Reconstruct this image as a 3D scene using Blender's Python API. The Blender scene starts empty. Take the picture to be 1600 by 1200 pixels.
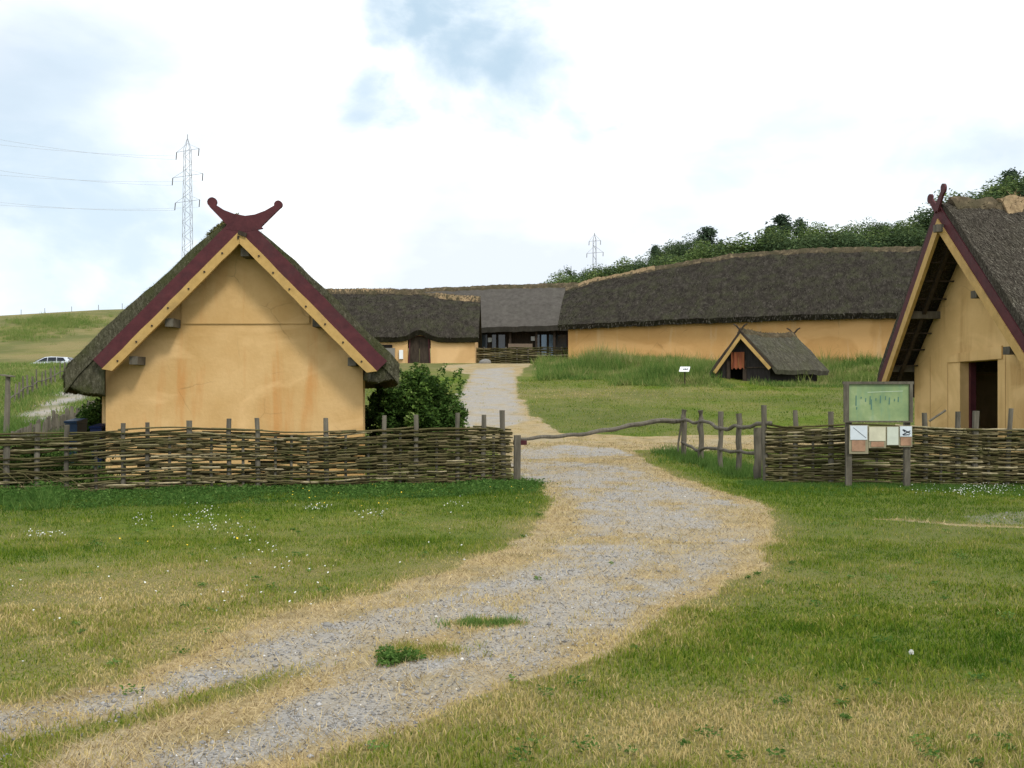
import bpy, math, random
import numpy as np
from mathutils import Vector as V
R = math.radians
rng = random.Random(7)
nr = np.random.default_rng(11)
sc = bpy.context.scene
C = sc.collection
CAMZ, HZ, F = 1.6, 628.0, 1600.0

def P(px, py, Y):                       # photo pixel at a known distance -> place in the world
    return V(((px-800)/F*Y, Y, CAMZ+(HZ-py)/F*Y))

# ------------------------------------------------------------------ noise + terrain
def _h(ix, iy, s):
    n = (ix.astype(np.int64)*374761393 + iy.astype(np.int64)*668265263 + s*974634777) & 0x7fffffff
    n = ((n ^ (n >> 13))*1274126177) & 0x7fffffff
    return ((n ^ (n >> 16)) & 0xffff)/65535.0
def vn(x, y, s=0):
    x = np.asarray(x, float); y = np.asarray(y, float)
    ix = np.floor(x); iy = np.floor(y); fx = x-ix; fy = y-iy
    fx = fx*fx*(3-2*fx); fy = fy*fy*(3-2*fy)
    a = _h(ix, iy, s); b = _h(ix+1, iy, s); c = _h(ix, iy+1, s); d = _h(ix+1, iy+1, s)
    return (a*(1-fx)+b*fx)*(1-fy)+(c*(1-fx)+d*fx)*fy
def fbm(x, y, s=0, o=4):
    t = 0; a = .5; n = 0
    x = np.asarray(x, float); y = np.asarray(y, float)
    for i in range(o):
        t = t + a*vn(x, y, s+i); n += a; a *= .5; x = x*2.03+3.1; y = y*2.03+1.7
    return t/n
def sst(a, b, x):
    t = np.clip((np.asarray(x, float)-a)/(b-a), 0, 1); return t*t*(3-2*t)
_ty = np.arange(-60, 1500, .5)
_tz = np.interp(_ty, [-60, 21, 27, 34, 50, 60, 66, 70, 80, 100, 1500], [0, 0, .2, .85, 2.5, 3.6, 4.05, 4.25, 4.5, 4.7, 4.7])
_k = np.exp(-.5*(np.arange(-8, 9)*.5/1.6)**2); _k /= _k.sum()
_tz = np.convolve(np.pad(_tz, 8, mode='edge'), _k, mode='valid')
def G(x, y):
    x = np.asarray(x, float); y = np.asarray(y, float)
    z = np.interp(y, _ty, _tz)
    z = z + 15.2*sst(88, 232, y)*sst(30, -50, x)*(1+.05*(vn(x*.03, y*.01, 5)-.5)+np.clip(x+110, -60, 30)*.0042)-.5*sst(-18, -32, x)*sst(62, 80, y)*sst(110, 98, y)
    z = z + sst(84, 122, y)*np.clip(5+.165*x, 0, 40)*sst(700, 300, y)
    z = z + .06*(fbm(x*.35, y*.35, 21, 3)-.5)*sst(2, 8, y) + 1.3*(fbm(x*.2, y*.2, 22, 3)-.5)*sst(46, 56, y)*sst(3, 8, x)*sst(66, 62, y)
    return z
def g(x, y): return float(G(x, y))
_ry = np.concatenate([np.arange(3, 60, .04), np.arange(60, 400, .4)])
def gp(px, py):                          # where the view ray through a photo pixel meets the ground
    x_ = (px-800)/F*_ry; z_ = CAMZ+(HZ-py)/F*_ry; i = int(np.argmax(z_ <= G(x_, _ry)))
    return (float(x_[i]), float(_ry[i]))

# ------------------------------------------------------------------ mesh helpers
WL = {}
class MB:
    def __init__(s): s.v = []; s.f = []; s.t = []
    def add(s, vs, fs, t=.5):
        n = len(s.v); s.v += [tuple(a) for a in vs]
        for f in fs: s.f.append(tuple(i+n for i in f)); s.t.append(t)
    def prism(s, poly, d, t=.5):         # closed prism: polygon of 3D points pushed along d
        poly = [V(p) for p in poly]; d = V(d); n = len(poly)
        s.add(poly+[p+d for p in poly], [tuple(range(n))[::-1], tuple(range(n, 2*n))]+[(i, (i+1) % n, n+(i+1) % n, n+i) for i in range(n)], t)
    def box(s, c, x, y, z, t=.5):        # centre, three half axes
        c = V(c); x = V(x); y = V(y); z = V(z)
        vs = [c+x*a+y*b+z*e for a in (-1, 1) for b in (-1, 1) for e in (-1, 1)]
        s.add(vs, [(0, 1, 3, 2), (4, 6, 7, 5), (0, 4, 5, 1), (2, 3, 7, 6), (0, 2, 6, 4), (1, 5, 7, 3)], t)
    def abox(s, x0, x1, y0, y1, z0, z1, t=.5):
        s.box(((x0+x1)/2, (y0+y1)/2, (z0+z1)/2), ((x1-x0)/2, 0, 0), (0, (y1-y0)/2, 0), (0, 0, (z1-z0)/2), t)
    def bar(s, p, q, w, h, up=(0, 0, 1), t=.5):
        p = V(p); q = V(q); d = (q-p); u = V(up); x = d.cross(u).normalized(); z = x.cross(d).normalized()
        s.box((p+q)/2, d/2, x*w/2, z*h/2, t)
    def tube(s, pts, r, n=6, t=.5, wob=0):
        pts = [V(p) for p in pts]; m = len(pts)
        if not hasattr(r, '__len__'): r = [r]*m
        vs = []; fs = []
        for i, p in enumerate(pts):
            d = (pts[min(i+1, m-1)]-pts[max(i-1, 0)]).normalized()
            a = d.cross(V((0, 0, 1))); a = a.normalized() if a.length > .1 else V((1, 0, 0)); b = a.cross(d).normalized()
            for k in range(n):
                an = 2*math.pi*k/n; rr = r[i]*(1+wob*(rng.random()-.5))
                vs.append(p+a*math.cos(an)*rr+b*math.sin(an)*rr)
        for i in range(m-1):
            for k in range(n): fs.append((i*n+k, i*n+(k+1) % n, (i+1)*n+(k+1) % n, (i+1)*n+k))
        fs.append(tuple(range(n))[::-1]); fs.append(tuple((m-1)*n+k for k in range(n)))
        s.add(vs, fs, t)
    def build(s, name, m, parent=None, smooth=False):
        o0 = WL.get(parent, V((0, 0, 0))) if parent else V((0, 0, 0))
        me = bpy.data.meshes.new(name)
        me.from_pydata([(a[0]-o0.x, a[1]-o0.y, a[2]-o0.z) for a in s.v], [], s.f)
        at = me.attributes.new('tone', 'FLOAT', 'FACE'); at.data.foreach_set('value', s.t)
        me.materials.append(m)
        if smooth: me.polygons.foreach_set('use_smooth', [True]*len(me.polygons))
        me.update()
        o = bpy.data.objects.new(name, me); C.objects.link(o)
        if parent: o.parent = parent; WL[o] = o0
        return o
def npmesh(name, vs, fs, tone, m, parent=None):
    o0 = WL.get(parent) if parent else None
    if o0 is not None: vs = vs-np.array(o0[:])
    me = bpy.data.meshes.new(name); k = fs.shape[1]; n = len(fs)
    me.vertices.add(len(vs)); me.vertices.foreach_set('co', vs.astype(np.float32).ravel())
    me.loops.add(n*k); me.loops.foreach_set('vertex_index', fs.astype(np.int32).ravel())
    me.polygons.add(n); me.polygons.foreach_set('loop_start', np.arange(0, n*k, k, dtype=np.int32))
    me.polygons.foreach_set('loop_total', np.full(n, k, np.int32))
    me.update(calc_edges=True)
    at = me.attributes.new('tone', 'FLOAT', 'FACE'); at.data.foreach_set('value', tone.astype(np.float32))
    me.materials.append(m)
    o = bpy.data.objects.new(name, me); C.objects.link(o)
    if parent: o.parent = parent; WL[o] = WL[parent]
    return o
def thing(name, loc, label, cat, group=None):
    o = bpy.data.objects.new(name, None); o.location = loc; o.empty_display_size = .2; C.objects.link(o)
    WL[o] = V(loc); return tag(o, label, cat, group)
def tag(o, label, cat, group=None, kind=None):
    o['label'] = label; o['category'] = cat
    if group: o['group'] = group
    if kind: o['kind'] = kind
    return o
def copy_tree(o, parent=None):
    c = o.copy(); C.objects.link(c)
    if parent: c.parent = parent
    for ch in list(o.children): copy_tree(ch, c)
    return c

# ------------------------------------------------------------------ materials
class NT:
    def __init__(s, name):
        s.m = bpy.data.materials.new(name); s.m.use_nodes = True; s.t = s.m.node_tree; s.N = s.t.nodes; s.L = s.t.links
        s.b = s.N['Principled BSDF']; s.b.inputs['Roughness'].default_value = .9
        s.b.inputs['Specular IOR Level'].default_value = .2
        s.co = s.N.new('ShaderNodeTexCoord').outputs['Object']
    def noise(s, scale, detail=4, stretch=None, rough=.6, dist=0):
        n = s.N.new('ShaderNodeTexNoise'); n.inputs['Scale'].default_value = scale; n.inputs['Detail'].default_value = detail
        n.inputs['Roughness'].default_value = rough; n.inputs['Distortion'].default_value = dist
        src = s.co
        if stretch:
            mp = s.N.new('ShaderNodeMapping'); mp.inputs['Scale'].default_value = stretch; s.L.new(s.co, mp.inputs['Vector']); src = mp.outputs[0]
        s.L.new(src, n.inputs['Vector']); return n.outputs['Fac']
    def ramp(s, fac, stops):
        r = s.N.new('ShaderNodeValToRGB'); e = r.color_ramp.elements
        for i, (p, c) in enumerate(stops):
            el = e[i] if i < 2 else e.new(p)
            el.position = p; el.color = (c, c, c, 1) if not hasattr(c, '__len__') else (*c, 1)
        s.L.new(fac, r.inputs[0]); return r.outputs[0]
    def mix(s, fac, a, b, mode='MIX'):
        n = s.N.new('ShaderNodeMix'); n.data_type = 'RGBA'; n.blend_type = mode
        for i, x in ((0, fac), (6, a), (7, b)):
            if hasattr(x, 'is_output'): s.L.new(x, n.inputs[i])
            elif i == 0: n.inputs[0].default_value = x
            else: n.inputs[i].default_value = (*x, 1)
        return n.outputs[2]
    def math(s, op, a, b=0):
        n = s.N.new('ShaderNodeMath'); n.operation = op
        for i, x in ((0, a), (1, b)):
            if hasattr(x, 'is_output'): s.L.new(x, n.inputs[i])
            else: n.inputs[i].default_value = x
        return n.outputs[0]
    def attr(s, name):
        a = s.N.new('ShaderNodeAttribute'); a.attribute_name = name; return a.outputs['Fac']
    def color(s, c): s.L.new(c, s.b.inputs['Base Color'])
    def bump(s, h, strength=.5, dist=.02):
        b = s.N.new('ShaderNodeBump'); b.inputs['Strength'].default_value = strength; b.inputs['Distance'].default_value = dist
        s.L.new(h, b.inputs['Height']); s.L.new(b.outputs[0], s.b.inputs['Normal'])
def m_thatch(name, dark, mid, light, streak=(60, 60, 7), moss=(.07, .08, .03), mossamt=.5):
    n = NT(name)
    a = n.noise(1, 5, streak, .7); b = n.noise(1.3, 5, None, .65)
    c = n.ramp(a, [(.3, dark), (.52, mid), (.75, light)])
    c2 = n.mix(n.ramp(b, [(.45, 0.0), (.62, mossamt)]), c, moss)
    d = n.noise(.35, 3); c3 = n.mix(n.ramp(d, [(.35, 0.), (.7, .45)]), c2, mid)
    n.b.inputs['Specular IOR Level'].default_value = .05; n.color(c3); n.bump(n.noise(1, 4, streak, .8), .9, .05); return n.m
def m_wall(name, base, dark, stain, s=1.0):
    n = NT(name)
    a = n.noise(.7*s, 5, None, .6); b = n.noise(1, 4, (2.2, 2.2, .28), .6, .4); f = n.noise(14, 5)
    c = n.mix(n.ramp(a, [(.35, 0.), (.68, 1.)]), base, dark)
    c = n.mix(n.ramp(b, [(.54, 0.), (.7, .6)]), c, stain)
    c = n.mix(n.ramp(f, [(.3, .25), (.6, 0.)]), c, dark)
    vr = n.N.new('ShaderNodeTexVoronoi'); vr.feature = 'DISTANCE_TO_EDGE'; vr.inputs['Scale'].default_value = .9*s
    dm = n.N.new('ShaderNodeMix'); dm.data_type = 'VECTOR'; dm.inputs[0].default_value = .12; nz_ = n.N.new('ShaderNodeTexNoise'); nz_.inputs['Scale'].default_value = 3; nz_.inputs['Detail'].default_value = 5; n.L.new(n.co, nz_.inputs['Vector'])
    n.L.new(n.co, dm.inputs[4]); n.L.new(nz_.outputs['Color'], dm.inputs[5]); n.L.new(dm.outputs[1], vr.inputs['Vector'])
    ck = n.math('MULTIPLY', n.ramp(vr.outputs['Distance'], [(.002, 1.), (.008, 0.)]), n.ramp(n.noise(.8, 3), [(.5, 0.), (.6, .5)])); c = n.mix(ck, c, tuple(q*.5 for q in dark))
    c = n.mix(n.ramp(n.noise(.45*s, 4, (1, 1, 1.6), .5, 1.2), [(.5, 0.), (.62, .55)]), c, tuple(min(.85, q*1.16+.03) for q in base))
    n.color(c); n.bump(n.math('ADD', n.noise(2.2, 5), n.math('MULTIPLY', f, .25)), .35, .05); return n.m
def m_wood(name, a, b, stretch=(3, 3, 30), rough=.85, tone=False):
    n = NT(name)
    w = n.noise(1, 5, stretch, .65); c = n.ramp(w, [(.3, a), (.7, b)])
    if tone: c = n.mix(n.math('MULTIPLY', n.attr('tone'), .5), c, tuple(min(1, x*1.8) for x in b))
    c = n.mix(n.ramp(n.noise(1.6, 6, None, .7), [(.5, 0.), (.68, .45)]), c, tuple(x*.5+.02 for x in a))
    n.color(c); n.b.inputs['Roughness'].default_value = rough; n.bump(w, .5, .01); return n.m
def m_tone(name, stops, rough=.8, trans=0, nscale=0, ncol=None):
    n = NT(name); c = n.ramp(n.attr('tone'), stops)
    if nscale: c = n.mix(n.ramp(n.noise(nscale, 3), [(.4, 0.), (.7, .7)]), c, ncol)
    n.color(c); n.b.inputs['Roughness'].default_value = rough; n.b.inputs['Specular IOR Level'].default_value = .04
    if trans:
        t = n.N.new('ShaderNodeBsdfTranslucent'); n.L.new(c, t.inputs[0]); mx = n.N.new('ShaderNodeMixShader'); mx.inputs[0].default_value = trans
        n.L.new(n.b.outputs[0], mx.inputs[1]); n.L.new(t.outputs[0], mx.inputs[2]); n.L.new(mx.outputs[0], n.N['Material Output'].inputs[0])
    return n.m
def m_flat(name, c, rough=.6, metal=0, nz=.15):
    n = NT(name); k = n.noise(6, 4); n.color(n.mix(n.ramp(k, [(.3, 0.), (.7, 1.)]), c, tuple(x*(1-nz) for x in c)))
    n.b.inputs['Roughness'].default_value = rough; n.b.inputs['Metallic'].default_value = metal; return n.m
M = {}
M['thatch_near'] = m_thatch('weathered reed thatch', (.032, .03, .018), (.09, .085, .056), (.22, .205, .15), (22, 22, 9), (.06, .07, .022), .8)
M['thatch_right'] = m_thatch('brown speckled reed thatch', (.022, .019, .015), (.07, .06, .048), (.22, .2, .16), (26, 26, 12), (.06, .055, .035), .4)
M['thatch_far'] = m_thatch('dark reed thatch', (.018, .016, .013), (.038, .033, .027), (.09, .081, .066), (3.2, 3.2, 1.6), (.055, .058, .03), .6)
M['thatch_grey'] = m_thatch('grey reed thatch', (.055, .05, .044), (.082, .075, .066), (.115, .106, .094), (2.5, 2.5, .9), (.1, .095, .08), .3)
M['ridge'] = m_thatch('straw ridge', (.04, .032, .022), (.095, .075, .048), (.32, .25, .15), (4, 4, 4), (.06, .055, .03), .85)
M['ridge_fresh'] = m_thatch('fresh straw ridge', (.12, .085, .05), (.28, .2, .115), (.46, .35, .2), (8, 8, 8), (.12, .1, .05), .4)
M['wall'] = m_wall('ochre limewash clay wall', (.66, .44, .205), (.53, .325, .125), (.55, .245, .07))
M['wall_plank'] = m_wall('ochre painted planks', (.68, .46, .205), (.57, .37, .15), (.4, .23, .08))
M['wall_far'] = m_wall('orange limewash wall', (.58, .34, .13), (.5, .28, .1), (.58, .42, .24), .5)
M['wall_pale'] = m_wall('pale ochre wall', (.62, .40, .19), (.55, .34, .15), (.66, .50, .3), .6)
M['red'] = m_wood('dark red paint', (.06, .016, .02), (.1, .027, .031), (6, 6, 6), .6)
M['yellow'] = m_wood('yellow painted board', (.41, .26, .085), (.53, .345, .125), (5, 5, 5), .65)
M['old_wood'] = m_wood('weathered grey wood', (.055, .048, .036), (.15, .135, .105), (14, 14, 2.5), .9, True)
M['dark_wood'] = m_wood('dark brown wood', (.025, .018, .013), (.07, .052, .038), (8, 8, 2), .85)
M['tarred'] = m_wood('tarred boards', (.016, .013, .012), (.04, .034, .032), (12, 3, 1.5), .8)
M['rod'] = m_tone('hazel rods', [(0, (.028, .023, .011)), (.4, (.085, .07, .034)), (.78, (.17, .14, .075)), (1, (.38, .32, .2))], .85, 0, 5, (.075, .08, .028))
M['soil'] = m_flat('soil', (.1, .08, .05), .95)
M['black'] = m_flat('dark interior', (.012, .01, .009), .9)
M['white'] = m_flat('white paper', (.8, .82, .84), .5, 0, .05)
M['steel'] = m_flat('galvanised steel', (.3, .31, .34), .5, 0)
M['wire'] = m_flat('aluminium wire', (.5, .53, .58), .5, 0)
M['bark'] = m_wood('bark', (.05, .04, .03), (.12, .1, .08), (9, 9, 2), .95)
M['leaf_bush'] = m_tone('elder leaves', [(0, (.018, .038, .009)), (.5, (.055, .11, .022)), (.85, (.15, .24, .05)), (1, (.32, .4, .14))], .55, .25)
M['leaf_far'] = m_tone('distant leaves', [(0, (.04, .066, .036)), (.5, (.07, .11, .05)), (1, (.14, .19, .075))], .7, .25)  # distant tree colours are lightened: haze is painted into the leaves
M['leaf_pale'] = m_tone('distant pale leaves', [(0, (.045, .08, .03)), (.5, (.09, .14, .045)), (1, (.19, .24, .08))], .7, .25)
M['leaf_dark'] = m_tone('distant dark needles', [(0, (.038, .06, .04)), (.5, (.06, .094, .055)), (1, (.11, .15, .075))], .75, .2)
M['blade'] = m_tone('grass blades', [(0, (.055, .115, .01)), (.25, (.135, .205, .018)), (.5, (.225, .26, .038)), (.78, (.39, .325, .115)), (1, (.6, .48, .23))], .7, .35)
M['rough_grass'] = m_tone('long rough grass', [(0, (.05, .115, .025)), (.4, (.115, .2, .045)), (.75, (.21, .26, .07)), (1, (.36, .33, .15))], .75, .35)
M['weed'] = m_tone('weeds', [(0, (.035, .085, .018)), (.45, (.07, .15, .03)), (1, (.17, .27, .07))], .7, .4)
M['straw'] = m_tone('cut dry straw', [(0, (.13, .095, .045)), (.5, (.37, .28, .14)), (1, (.66, .53, .3))], .8, .15)
M['pebble'] = m_tone('pebbles', [(0, (.1, .1, .1)), (.5, (.26, .255, .25)), (.9, (.42, .41, .4)), (1, (.72, .71, .69))], .8)
M['fuzz_far'] = m_tone('distant reed ends', [(0, (.016, .014, .011)), (.6, (.042, .037, .03)), (1, (.11, .1, .08))], .9)
M['fuzz_mid'] = m_tone('brown reed ends', [(0, (.03, .026, .02)), (.6, (.085, .076, .06)), (1, (.26, .24, .19))], .9)
M['fuzz'] = m_tone('reed ends', [(0, (.03, .028, .017)), (.5, (.09, .085, .053)), (1, (.25, .23, .16))], .9)

# ------------------------------------------------------------------ world, sun, camera
SUN_EL, SUN_AZ = R(48), R(150)           # azimuth clockwise from +Y: behind the camera and to the right
w = bpy.data.worlds.new('World'); sc.world = w; w.use_nodes = True
n, L = w.node_tree.nodes, w.node_tree.links
bg = n['Background']; bg.inputs[1].default_value = .1
sky = n.new('ShaderNodeTexSky'); sky.sky_type = 'NISHITA'; sky.sun_disc = False; sky.sun_elevation = SUN_EL; sky.sun_rotation = SUN_AZ
sky.air_density = 1.0; sky.dust_density = 1.5
tc = n.new('ShaderNodeTexCoord')
def wn(op, *a):
    q = n.new('ShaderNodeMath'); q.operation = op
    for i, x in enumerate(a):
        if hasattr(x, 'is_output'): L.new(x, q.inputs[i])
        else: q.inputs[i].default_value = x
    return q.outputs[0]
mp = n.new('ShaderNodeMapping'); mp.inputs['Scale'].default_value = (1, 1, 2.0); L.new(tc.outputs['Generated'], mp.inputs[0])
no = n.new('ShaderNodeTexNoise'); no.inputs['Scale'].default_value = 5; no.inputs['Detail'].default_value = 8; no.inputs['Roughness'].default_value = .55; no.inputs['Distortion'].default_value = .3
L.new(mp.outputs[0], no.inputs['Vector'])
no2 = n.new('ShaderNodeTexNoise'); no2.inputs['Scale'].default_value = 2.6; no2.inputs['Detail'].default_value = 6; L.new(mp.outputs[0], no2.inputs['Vector'])
# openings in the cloud cover: soft cones around fixed compass directions, broken up by noise
dis = n.new('ShaderNodeVectorMath'); dis.operation = 'SUBTRACT'; L.new(no.outputs['Color'], dis.inputs[0]); dis.inputs[1].default_value = (.5, .5, .5)
dsc = n.new('ShaderNodeVectorMath'); dsc.operation = 'SCALE'; L.new(dis.outputs[0], dsc.inputs[0]); dsc.inputs['Scale'].default_value = .3
dad = n.new('ShaderNodeVectorMath'); dad.operation = 'ADD'; L.new(dsc.outputs[0], dad.inputs[0]); L.new(tc.outputs['Generated'], dad.inputs[1])
tot = None
for px, py, r, amt in ((560, 155, .055, .8), (710, 10, .07, 1), (790, 50, .09, 1), (850, 90, .08, .9), (750, 140, .06, .7), (640, 30, .05, .8), (130, 335, .11, .8), (200, 410, .09, .75), (60, 200, .13, .6), (1180, 290, .07, .4), (1300, 290, .07, .4), (1480, 268, .07, .5), (1570, 285, .05, .4), (1380, 50, .05, .6), (1080, 55, .05, .6), (930, 190, .04, .6), (40, 350, .1, .8), (20, 440, .1, .6), (600, 175, .045, .8)):
    d = V(((px-800)/F, 1, (HZ-py)/F)).normalized()
    df = n.new('ShaderNodeVectorMath'); df.operation = 'DISTANCE'; L.new(dad.outputs[0], df.inputs[0]); df.inputs[1].default_value = d
    mr = n.new('ShaderNodeMapRange'); mr.interpolation_type = 'SMOOTHSTEP'
    L.new(df.outputs['Value'], mr.inputs[0]); mr.inputs[1].default_value = r*1.35; mr.inputs[2].default_value = r*.1; mr.inputs[3].default_value = 0; mr.inputs[4].default_value = amt
    tot = mr.outputs[0] if tot is None else wn('MAXIMUM', tot, mr.outputs[0])
clr = n.new('ShaderNodeValToRGB'); L.new(no2.outputs['Fac'], clr.inputs[0])
clr.color_ramp.elements[0].position = .38; clr.color_ramp.elements[0].color = (8.3, 9.0, 9.9, 1)
clr.color_ramp.elements[1].position = .55; clr.color_ramp.elements[1].color = (12.4, 12.8, 13.0, 1)
skc = n.new('ShaderNodeMix'); skc.data_type = 'RGBA'; skc.inputs[0].default_value = .9; L.new(sky.outputs[0], skc.inputs[6]); skc.inputs[7].default_value = (5.7, 7.4, 8.8, 1)
mx = n.new('ShaderNodeMix'); mx.data_type = 'RGBA'; L.new(tot, mx.inputs[0]); L.new(clr.outputs[0], mx.inputs[6]); L.new(skc.outputs[2], mx.inputs[7])
L.new(mx.outputs[2], bg.inputs[0])
sd = bpy.data.lights.new('sun', 'SUN'); sd.energy = 2.0; sd.angle = R(10); sd.color = (1, .95, .86)
so = bpy.data.objects.new('sun', sd); C.objects.link(so)
dv = V((math.sin(SUN_AZ)*math.cos(SUN_EL), math.cos(SUN_AZ)*math.cos(SUN_EL), math.sin(SUN_EL)))
so.rotation_euler = (-dv).to_track_quat('-Z', 'Y').to_euler(); so.location = (5, -5, 30)
cd = bpy.data.cameras.new('camera'); cd.sensor_width = 36; cd.lens = 36; cd.shift_y = 28/1600; cd.clip_end = 5000; cd.clip_start = .1
co = bpy.data.objects.new('camera', cd); C.objects.link(co); co.location = (0, 0, CAMZ); co.rotation_euler = (R(90), 0, 0)
sc.camera = co
sc.view_settings.view_transform = 'Standard'; sc.view_settings.look = 'None'; sc.view_settings.exposure = .1; sc.view_settings.gamma = 1

# ------------------------------------------------------------------ ground masks
def poly_sd(poly, x, y):                 # signed distance, positive inside
    d = np.full(x.shape, 1e9); ins = np.zeros(x.shape, bool); n_ = len(poly)
    for i in range(n_):
        ax, ay = poly[i]; bx, by = poly[(i+1) % n_]
        ex, ey = bx-ax, by-ay; t = np.clip(((x-ax)*ex+(y-ay)*ey)/(ex*ex+ey*ey+1e-12), 0, 1)
        d = np.minimum(d, np.hypot(x-ax-t*ex, y-ay-t*ey))
        c = ((ay > y) != (by > y)) & (x < (bx-ax)*(y-ay)/((by-ay) if by != ay else 1e-9)+ax)
        ins ^= c
    return np.where(ins, d, -d)
outer = [gp(*p) for p in [(-60, 1118), (60, 1098), (150, 1075), (250, 1045), (330, 1010), (400, 978), (500, 950), (600, 925), (700, 890), (780, 858), (835, 830), (860, 800), (862, 775), (845, 757), (822, 744), (790, 735), (780, 700), (740, 690), (700, 660), (728, 640), (728, 600), (733, 585), (690, 578), (690, 571), (750, 568), (845, 568), (815, 578), (808, 610), (820, 640), (850, 662), (880, 677), (1000, 682), (1190, 679), (1400, 679), (1400, 692), (1190, 702), (1060, 706), (985, 702), (1010, 722), (1060, 745), (1110, 765), (1180, 785), (1208, 800), (1210, 840), (1180, 885), (1120, 930), (1020, 985), (900, 1035), (750, 1095), (600, 1150), (470, 1205), (330, 1290), (-300, 1290)]]
grav1 = [gp(*p) for p in [(-60, 1138), (0, 1124), (100, 1105), (200, 1086), (300, 1055), (400, 1017), (475, 995), (550, 972), (625, 944), (700, 929), (775, 910), (850, 872), (900, 834), (912, 800), (888, 765), (800, 738), (790, 722), (870, 720), (960, 726), (1040, 748), (1100, 772), (1160, 792), (1178, 820), (1150, 872), (1100, 908), (1000, 962), (900, 1012), (800, 1060), (700, 1102), (600, 1130), (500, 1158), (400, 1195), (300, 1215), (240, 1192), (300, 1168), (400, 1145), (475, 1112), (540, 1082), (600, 1058), (680, 1032), (740, 1007), (800, 972), (760, 965), (650, 1000), (560, 1017), (480, 1036), (400, 1052), (300, 1082), (210, 1110), (120, 1132), (0, 1155), (-60, 1170)]]
grav2 = [gp(*p) for p in [(700, 655), (715, 620), (730, 595), (745, 577), (800, 574), (803, 600), (806, 620), (815, 645), (824, 658), (790, 668), (740, 672)]]
grav3 = [gp(*p) for p in [(1480, 806), (1560, 798), (1660, 797), (1660, 822), (1540, 822), (1490, 815)]]
grav4 = [gp(*p) for p in [(805, 700), (880, 695), (960, 700), (1000, 712), (900, 716), (800, 718)]]
pathL = [gp(*p) for p in [(40, 660), (50, 645), (80, 625), (105, 612), (135, 608), (130, 618), (105, 632), (85, 650), (78, 662)]]
cgreen = [gp(*p) for p in [(-60, 1172), (0, 1158), (120, 1132), (210, 1112), (300, 1084), (400, 1054), (490, 1034), (450, 1066), (340, 1105), (200, 1145), (100, 1175), (60, 1225), (-80, 1290)]]
rim = [gp(*p) for p in [(1330, 812), (1400, 814), (1500, 824), (1650, 828), (1650, 823), (1500, 818), (1400, 809)]]
def masks_exact(x, y):
    e = .5*(fbm(x*1.1, y*1.1, 31)-.5)+.22*(fbm(x*5, y*5, 32)-.5)
    far = 1+.02*y
    so_ = poly_sd(outer, x, y)+e*.8
    A = sst(-.12, .12, so_)
    s1 = np.maximum.reduce([poly_sd(grav1, x, y), poly_sd(grav2, x, y), poly_sd(grav4, x, y)-.1])
    gr = sst(-.3, .2, s1+e*.9)*np.where(s1 > -1, 1, 0)
    pat = fbm(x*1.3+9, y*.8, 41, 5)
    gr = gr*(1-.5*sst(.52, .68, pat)*sst(7, 12, y)*sst(34, 26, y))*(1-.5*sst(.5, .7, fbm(x*2.1, y*1.7, 47, 4)))*(1-.45*sst(.5, .66, fbm(x*7, y*6, 48, 3)))
    for sp, am in ((poly_sd(grav3, x, y)-.12, .4), (poly_sd(pathL, x, y)+.2, .95)):
        gr = np.maximum(gr, am*sst(-.1, .1, sp+e*.5))
    cg = sst(-.15, .15, poly_sd(cgreen, x, y)+e*.6)
    st = A*(1-.97*cg)
    st = np.maximum(st, .55*sst(-.04, .05, poly_sd(rim, x, y)-.03))
    for (px, py, rx, ry) in ((760, 975, .34, .16), (617, 1026, .16, .1), (665, 1022, .22, .12)):   # green tufts standing in the track
        cx, cy = gp(px, py); b = np.exp(-((x-cx)/rx)**2-((y-cy)/ry)**2); st = st*(1-b); gr = gr*(1-sst(.25, .6, b))
    return gr, np.clip(st, 0, 1)
def dry_exact(x, y):
    d = .17+.75*(fbm(x*.6, y*.6, 51, 4)-.42)+.28*(fbm(x*3, y*3, 52, 3)-.5)
    for (px, py, rx, ry, a) in ((120, 930, 2.2, 1.8, .5), (60, 1010, 1.5, 1.0, .42), (1400, 1120, 1.6, .7, .48), (1150, 1150, 1.3, .7, .4), (1550, 1190, 1.2, .6, .35), (1500, 900, 2.5, .8, .14), (500, 900, 2.5, .8, .1), (900, 618, 6, 4, .3), (680, 572, 9, 6, .5), (960, 612, 5, 2, .3)):
        cx, cy = gp(px, py); d = d+a*np.exp(-((x-cx)/rx)**2-((y-cy)/ry)**2)
    o = poly_sd(outer, x, y); d = d+.4*sst(-.6, 0, o)*sst(30, 24, y)
    d = d - .15*sst(12, 16, y)*sst(24, 20, y)
    d = d + .45*sst(84, 110, y)
    return np.clip(d, 0, 1)
RAS = []
for (xa_, xb_, ya_, yb_, st_p) in ((-20, 20, 2, 34, .07), (-62, 62, 33.5, 96, .4)):
    rx = np.arange(xa_, xb_+st_p, st_p); ry = np.arange(ya_, yb_+st_p, st_p); gxx, gyy = np.meshgrid(rx, ry)
    a, b = masks_exact(gxx.ravel(), gyy.ravel()); c = dry_exact(gxx.ravel(), gyy.ravel())
    RAS.append((xa_, ya_, st_p, len(rx), len(ry), [q.reshape(gxx.shape) for q in (a, b, c)]))
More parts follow.
